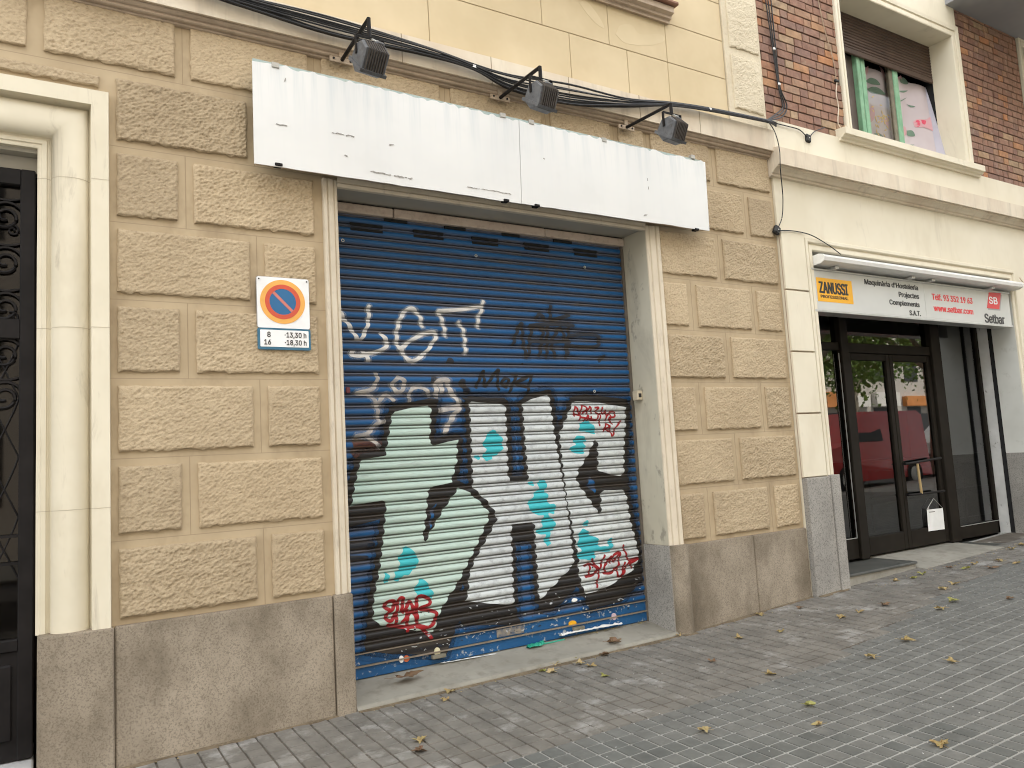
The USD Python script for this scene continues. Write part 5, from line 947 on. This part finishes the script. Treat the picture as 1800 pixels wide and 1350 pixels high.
for u, v, y, rot, lb in ((1421, 243, -.045, .12, 'black junction box on the cream band below the bricks'), (1366.5, 404, -.045, .5, 'black junction box above the pilaster, where a thin wire ends')):
    c = at(u, v, y); jb = thing('junction_box', lb, 'junction box', tuple(c)); bx_ = bbox(-.036, .036, -.012, .03, -.040, .040, .012); bx_.apply_transform(trimesh.transformations.rotation_matrix(rot, [0, 1, 0])); obj('case', bx_, black_m, jb); obj('screw', cyl((0, -.016, 0), (0, -.010, 0), .006, 8), silver, jb)
c = at(1471, 142, -.02); obj('wire_clip', bbox(c[0] - .03, c[0] + .03, -.03, -.004, c[2] - .014, c[2] + .014, .006), black_m, label='small black clip on the wire beside the upper window', cat='clip')

# ------------------------------------------------------------------ fallen leaves and litter
UsdGeom.Scope.Define(stage, '/World/Looks')
def leaf_mesh(seed, size=.075):
    r = np.random.default_rng(seed); a = np.linspace(0, 2 * np.pi, 31)[:-1]
    rad = .62 + .17 * np.cos(5 * a) + .09 * np.cos(10 * a + .4) + .06 * r.normal(size=30); rad *= 1 + .28 * np.cos(a); rad = np.maximum(rad, .13)
    rings = []
    for f_ in (.0, .35, .7, 1.):
        X, Y = rad * f_ * np.cos(a), rad * f_ * np.sin(a)
        Zc = .34 * (f_ ** 2) * (np.cos(2 * a + seed) * .40 + .38) + .10 * np.sin(a * 3 + seed) * f_ + .05 * r.normal(size=30) * f_
        rings.append(np.stack([X, Y, Zc], 1) * size)
    m_ = loft(rings); st_ = tube([(0, 0, .002), (-.5 * size, .03 * size, .004), (-1.15 * size, .10 * size, .012)], .0016, 4)
    m_ = join([m_, st_]); m_.apply_translation([0, 0, -m_.bounds[0][2] + .001]); return m_
leaf_px = [(1250, 1162), (1353, 1186), (1422, 1240), (1440, 1274), (1240, 1285), (1655, 1310), (1672, 1163), (1533, 1156), (1592, 1126), (1512, 1076), (1676, 1058), (1555, 1064), (1775, 1053), (1298, 1122), (1337, 1081), (1407, 1069), (1660, 1036), (1678, 1027), (1608, 1016), (1623, 1010), (1697, 1000), (1713, 991), (1778, 965), (1795, 958), (1788, 990), (1742, 999), (1480, 1085), (1373, 1110),
    (975, 1168), (943, 1173), (955, 1180), (971, 1181), (791, 1217), (783, 1230), (740, 1303), (737, 1320), (1008, 1159), (1018, 1167), (1038, 1171), (1062, 1189), (1063, 1151), (1193, 1117), (1573, 1021), (1655, 1071), (1758, 986), (1668, 998)]
kinds = {1422: 1, 1676: 1, 943: 1, 955: 1, 1008: 1, 1062: 1, 1608: 1, 1623: 1, 1697: 1, 1555: 2, 1775: 2, 1407: 2, 737: 2, 1337: 0, 1655: 0}
LM = [(dry_leaf, 'dry_leaf_shape'), (green_leaf, 'green_leaf_shape'), (brown_leaf, 'brown_leaf_shape')]
protos = {}
for ki, (mt, nm) in enumerate(LM):
    for sd in range(3):
        pth = f'/World/Looks/{nm}_{sd + 1:03d}' if False else f'/{nm}_{sd + 1:03d}'
        pr_ = stage.CreateClassPrim(pth); usdkit.mesh(stage, pth + '/blade', leaf_mesh(3 + 7 * sd + ki), mt, smooth=50); protos[ki, sd] = pr_
gk = ['dry tan plane leaf', 'yellowish green fallen leaf', 'dark brown shrivelled leaf']
def leaf_place(p_):
    x, y = p_[0], p_[1]
    if x < 3.3 and y > -.45: return 'lying by the edge of the concrete threshold', 'leaves by the threshold'
    if x < 3.3: return 'lying on the brown paving below the left wall', 'leaves below the left wall'
    if x > 6.2 and y > -.75: return 'lying at the foot of the shop ramp and steps', 'leaves before the shop'
    if y > ybound(x): return 'lying on the brown paving below the right pier', 'leaves below the right pier'
    return 'lying out on the dark grey paving', 'leaves on the grey paving'
def put_leaf(p_, ki, s_, k):
    x = UsdGeom.Xform.Define(stage, path_for('fallen_leaf')); r = random.Random(k * 31 + 5)
    x.AddTranslateOp().Set(Gf.Vec3d(float(p_[0]), float(p_[1]), float(p_[2]))); x.AddRotateXYZOp().Set(Gf.Vec3f(r.uniform(-8, 8), r.uniform(-8, 8), r.uniform(0, 360))); x.AddScaleOp().Set(Gf.Vec3f(s_ * r.uniform(.85, 1.1), s_, s_))
    x.GetPrim().GetReferences().AddInternalReference(protos[ki, k % 3].GetPath()); x.GetPrim().SetInstanceable(True)
    w_, g_ = leaf_place(p_); tag(x.GetPrim(), gk[ki] + ' ' + w_, 'leaf', gk[ki].split()[0] + ' ' + g_)
for k, (u, v) in enumerate(leaf_px):
    p_ = atg(u, v, .006); put_leaf(p_, kinds.get(u, 0 if k % 5 else 2), (.62 if u < 1500 else .74) * (1 if k % 3 else .8), k)
p_ = at(1078, 1133, .03); bl_x = UsdGeom.Xform.Define(stage, path_for('fallen_leaf')); bl_x.AddTranslateOp().Set(Gf.Vec3d(float(p_[0]), .03, .055)); bl_x.GetPrim().GetReferences().AddInternalReference(protos[2, 0].GetPath()); bl_x.GetPrim().SetInstanceable(True); tag(bl_x.GetPrim(), 'reddish brown leaf lying on the threshold near the right corner stone', 'leaf')
p_ = at(712, 1188, .13); bl_x = UsdGeom.Xform.Define(stage, path_for('fallen_leaf')); bl_x.AddTranslateOp().Set(Gf.Vec3d(float(p_[0]), .13, .088)); bl_x.AddScaleOp().Set(Gf.Vec3f(1.6, .8, .8)); bl_x.GetPrim().GetReferences().AddInternalReference(protos[2, 1].GetPath()); bl_x.GetPrim().SetInstanceable(True); tag(bl_x.GetPrim(), 'long brown leaf lying against the left foot of the shutter', 'leaf')
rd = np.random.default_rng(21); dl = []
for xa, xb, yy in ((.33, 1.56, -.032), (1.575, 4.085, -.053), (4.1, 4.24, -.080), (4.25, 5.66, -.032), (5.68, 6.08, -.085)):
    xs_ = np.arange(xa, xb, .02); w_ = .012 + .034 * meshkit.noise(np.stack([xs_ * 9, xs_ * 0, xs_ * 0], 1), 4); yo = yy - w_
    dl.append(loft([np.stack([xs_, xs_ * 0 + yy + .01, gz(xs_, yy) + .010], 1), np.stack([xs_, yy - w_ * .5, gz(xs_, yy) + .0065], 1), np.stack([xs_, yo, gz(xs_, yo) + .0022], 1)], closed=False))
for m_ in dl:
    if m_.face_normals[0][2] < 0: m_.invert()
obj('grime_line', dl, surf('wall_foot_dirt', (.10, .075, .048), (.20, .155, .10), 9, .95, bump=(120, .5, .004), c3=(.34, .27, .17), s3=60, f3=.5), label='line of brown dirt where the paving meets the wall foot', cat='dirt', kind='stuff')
# crumbs of leaf along the edges, nobody could count them
V = []; r = np.random.default_rng(9)
def crumb(p_, s_):
    m_ = hull(p_ + r.uniform(-1, 1, (6, 3)) * [s_, s_, s_ * .35] + [0, 0, s_ * .3]); V.append(m_)
for _ in range(260):
    x = r.uniform(1.6, 4.3); x = x if r.random() < .5 else r.normal(2.35, .22); y = -.066 - abs(r.normal(0, .014)); crumb(np.array([x, y, gz(x, y)]), r.uniform(.003, .009))
for _ in range(160): x = r.uniform(6.3, 9.8); y = -.15 - abs(r.normal(0, .10)); crumb(np.array([x, y, gz(x, y)]), r.uniform(.004, .011))
for _ in range(110): x = r.uniform(.3, 6); y = -.05 - abs(r.normal(0, .02)) - (.03 if x > 4.2 else 0); crumb(np.array([x, y, gz(x, y)]), r.uniform(.003, .007))
for _ in range(60): x = r.uniform(3.2, 4.05); crumb(np.array([x, .255 + r.normal(0, .01), .088]), r.uniform(.004, .010))
obj('leaf_crumbs', V, dry_leaf, label='crumbled dry leaf bits along the foot of the walls', cat='leaf litter', kind='stuff')
V = []
for _ in range(330):
    x, y = r.uniform(-.2, 9), -.1 - r.uniform(0, 3.3); s_ = r.uniform(.002, .006); m_ = hull(np.array([x, y, gz(x, y) + .0015]) + r.uniform(-1, 1, (6, 3)) * [s_, s_, .0012]); V.append(m_)
obj('white_specks', V, paper_m, label='tiny pale specks of grit scattered over the paving', cat='grit', kind='stuff')
def rag(pts, y, w, h, seed):
    q_ = np.array([at(u, v, y) for u, v in pts]); q_ = spline(q_, 8); r_ = np.random.default_rng(seed); n = len(q_)
    hh_ = .6 * h * (.5 + r_.random(n)); ww_ = w * (.6 + .6 * r_.random(n)); rg = []
    for p_, a, b in zip(q_, hh_, ww_): rg.append([(p_[0] + r_.normal(0, .002), y - b, .004 + p_[2]), (p_[0], y - b * .6, p_[2] + a * .9), (p_[0], y, p_[2] + a), (p_[0], y + b * .5, p_[2] + a * .6), (p_[0], y + b * .6, p_[2])])
    return loft(rg)
obj('paper_strip', rag([(985, 1118), (1003, 1113), (1030, 1108), (1062, 1102), (1092, 1097)], .258, .022, .022, 1), paper_m, smooth=30, label='crumpled white paper strip under the right half of the shutter', cat='litter')
obj('paper_strip', rag([(775, 1166), (800, 1162), (835, 1156), (872, 1150)], .258, .014, .010, 2), paper_m, smooth=30, label='thin white paper strip under the left half of the shutter', cat='litter')
obj('green_bag', join([rag([(927, 1139), (935, 1136), (945, 1135), (954, 1131)], .235, .03, .030, 3), tube([at(952, 1132, .245), at(970, 1129, .245), at(992, 1124, .25)], .006, 6, smooth=4)]), bag_m, smooth=40, label='scrap of green plastic bag below the middle of the shutter', cat='litter')

# ------------------------------------------------------------------ across the street: what the shop glass reflects, and trees added against low sky light
def tree(x, y, label, seed, hgt=7.5):
    r_ = np.random.default_rng(seed); z0 = float(gz(x, y)); t = thing('street_tree', label, 'tree', (x, y, z0))
    limbs = [tube([(0, 0, 0), (.06, .03, 1.2), (-.05, .05, 2.6), (.1, 0, 3.6)], [.16, .14, .12, .10], 8)]
    tips = []
    for k in range(7):
        a = k * 2.4 + r_.uniform(-.3, .3); l_ = r_.uniform(1.4, 2.4); b_ = np.array([.05 * math.cos(a), .05 * math.sin(a), 2.4 + .17 * k]); e = b_ + [l_ * math.cos(a), l_ * math.sin(a), l_ * r_.uniform(.6, 1.2)]; limbs.append(tube([b_, (b_ + e) / 2 + [0, 0, .2], e], [.07, .05, .02], 6)); tips.append(e)
    obj('trunk', limbs, trunk_m, t, smooth=40)
    N = 2600; c_ = np.array(tips)[r_.integers(0, len(tips), N)] * r_.uniform(.75, 1.05, (N, 1)) + r_.normal(0, .50, (N, 3)) + [0, 0, .25]
    d1 = r_.normal(size=(N, 3)); d1 /= np.linalg.norm(d1, axis=1)[:, None]; d2 = np.cross(d1, r_.normal(size=(N, 3))); d2 /= np.linalg.norm(d2, axis=1)[:, None]; s_ = r_.uniform(.06, .11, (N, 1))
    v = np.stack([c_ - d1 * s_, c_ + d2 * s_ * .8, c_ + d1 * s_, c_ - d2 * s_ * .8], 1).reshape(-1, 3); i = np.arange(N) * 4
    obj('crown', trimesh.Trimesh(v, np.vstack([np.stack([i, i + 1, i + 2], 1), np.stack([i, i + 2, i + 3], 1)]), process=False), tree_leaf, t)
tree(-6.5, -6.2, 'added plane tree by the kerb behind the camera, to the left, holding back low sky light', 5); tree(7.2, -6.3, 'added plane tree by the kerb facing the glass shop front, holding back low sky light', 6); tree(14.6, -6.0, 'plane tree by the kerb, reflected at the left of the shop doors', 1); tree(19.5, -5.9, 'plane tree by the kerb, reflected in the right shop door', 2); tree(27, -13.2, 'plane tree on the far pavement, reflected in the shop glass', 3); tree(34, -13.4, 'plane tree far along the far pavement, seen only in reflection', 4)  # first two kerb trees are added to hold back low sky light
def car(x, y, rz, body, paint, label, cat, name, side):
    t = UsdGeom.Xform.Define(stage, path_for(name)); t.AddTranslateOp().Set(Gf.Vec3d(x, y, float(gz(x, y)) - .13)); t.AddRotateZOp().Set(rz); o = tag(t.GetPrim(), label, cat)
    g = Polygon(body).buffer(.05).buffer(-.05); w = .85
    m_ = hull([]) if False else None
    b_ = extr_y(g, -w, w); v = b_.vertices.copy(); top = np.clip((v[:, 2] - .95) / .8, 0, 1); v[:, 1] *= 1 - .16 * top; b_.vertices = v
    obj('body', b_, paint, o)
    for s_ in (-1, 1):
        for wx in side['wheels']:
            wh = obj('wheel', cyl((wx, s_ * (w - .18), .31), (wx, s_ * (w + .012), .31), .31, 24), tyre_m, o, smooth=40); obj('rim', cyl((wx, s_ * (w + .0), .31), (wx, s_ * (w + .022), .31), .19, 18), silver, wh, smooth=40)
        for gl in side['glass']:
            e = extr_y(gl, s_ * w - .006, s_ * w + .006); v = e.vertices.copy(); top = np.clip((v[:, 2] - .95) / .8, 0, 1); v[:, 1] *= 1 - .16 * top; e.vertices = v; obj('side_window', e, black_m, o)
    obj('bumper', [bbox(side['x'][0] - .06, side['x'][0] + .05, -w + .05, w - .05, .32, .55, .03)], tyre_m, o); obj('bumper', [bbox(side['x'][1] - .05, side['x'][1] + .06, -w + .05, w - .05, .32, .55, .03)], tyre_m, o)
    for s_ in (-1, 1): obj('headlight', bbox(side['x'][0] - .015, side['x'][0] + .06, s_ * .62 - .14, s_ * .62 + .14, .62, .80, .02), silver, o)
car(16.9, -6.6, 0, [(-2.0, .25), (2.1, .25), (2.1, 1.75), (1.9, 1.86), (-.3, 1.86), (-1.05, 1.15), (-1.9, .98), (-2.0, .8)], car_red, 'red van parked at the kerb, seen only reflected in the shop doors', 'van', 'parked_van', {'wheels': (-1.3, 1.35), 'glass': ([(-.95, 1.15), (-.28, 1.75), (.25, 1.75), (.25, 1.15)],), 'x': (-2.0, 2.1)})
car(22.6, -6.6, 0, [(-2.0, .25), (2.0, .25), (2.05, .9), (1.5, 1.0), (.9, 1.45), (-.5, 1.47), (-1.2, 1.0), (-1.95, .85)], car_white, 'white saloon car parked behind the red van, seen only in reflection', 'car', 'parked_car', {'wheels': (-1.25, 1.3), 'glass': ([(-1.05, 1.0), (-.45, 1.40), (.85, 1.38), (1.3, 1.0)],), 'x': (-2.0, 2.05)})
opp = thing('opposite_house', 'long pinkish apartment house across the street, seen only in reflection', 'building', (0, -19, 0))
obj('wall', box(-40, 90, -10, 0, -1, 20), far_wall, opp)  # wall height raised to shut out low sky light
for fl_ in range(5):
    for x in range(-38, 88, 3):
        wn = obj('window', box(x, x + 1.2, -.02, .03, 1.0 + 3.5 * fl_, 3.1 + 3.5 * fl_), black_m, opp)
rx_ = random.Random(12); x = 6.0
while x < 60:
    w_ = rx_.uniform(1.2, 2.6); obj('shop_opening', box(x, x + w_, .0, .06, .3, rx_.uniform(2.4, 3.1)), black_m, opp)
    mt_ = rx_.choice([or_m, bl_m, far_white, far_white, or_m, M('red_print'), bl_m]); obj('shop_panel', box(x - .1, x + w_ + .1, .0, rx_.uniform(.12, .5), 3.15, rx_.uniform(3.6, 4.0)), mt_, opp)
    if rx_.random() < .5: obj('shop_panel', box(x + w_ + .1, x + w_ + .5, .0, .15, .3, 3.0), rx_.choice([bl_m, far_white, or_m]), opp)
    x += w_ + rx_.uniform(.6, 1.6)
tree(17.2, -12.9, 'plane tree on the far pavement, reflected between the shop door leaves', 7, 7.5); tree(23.2, -13.0, 'plane tree on the far pavement behind the white car, seen only in reflection', 8)
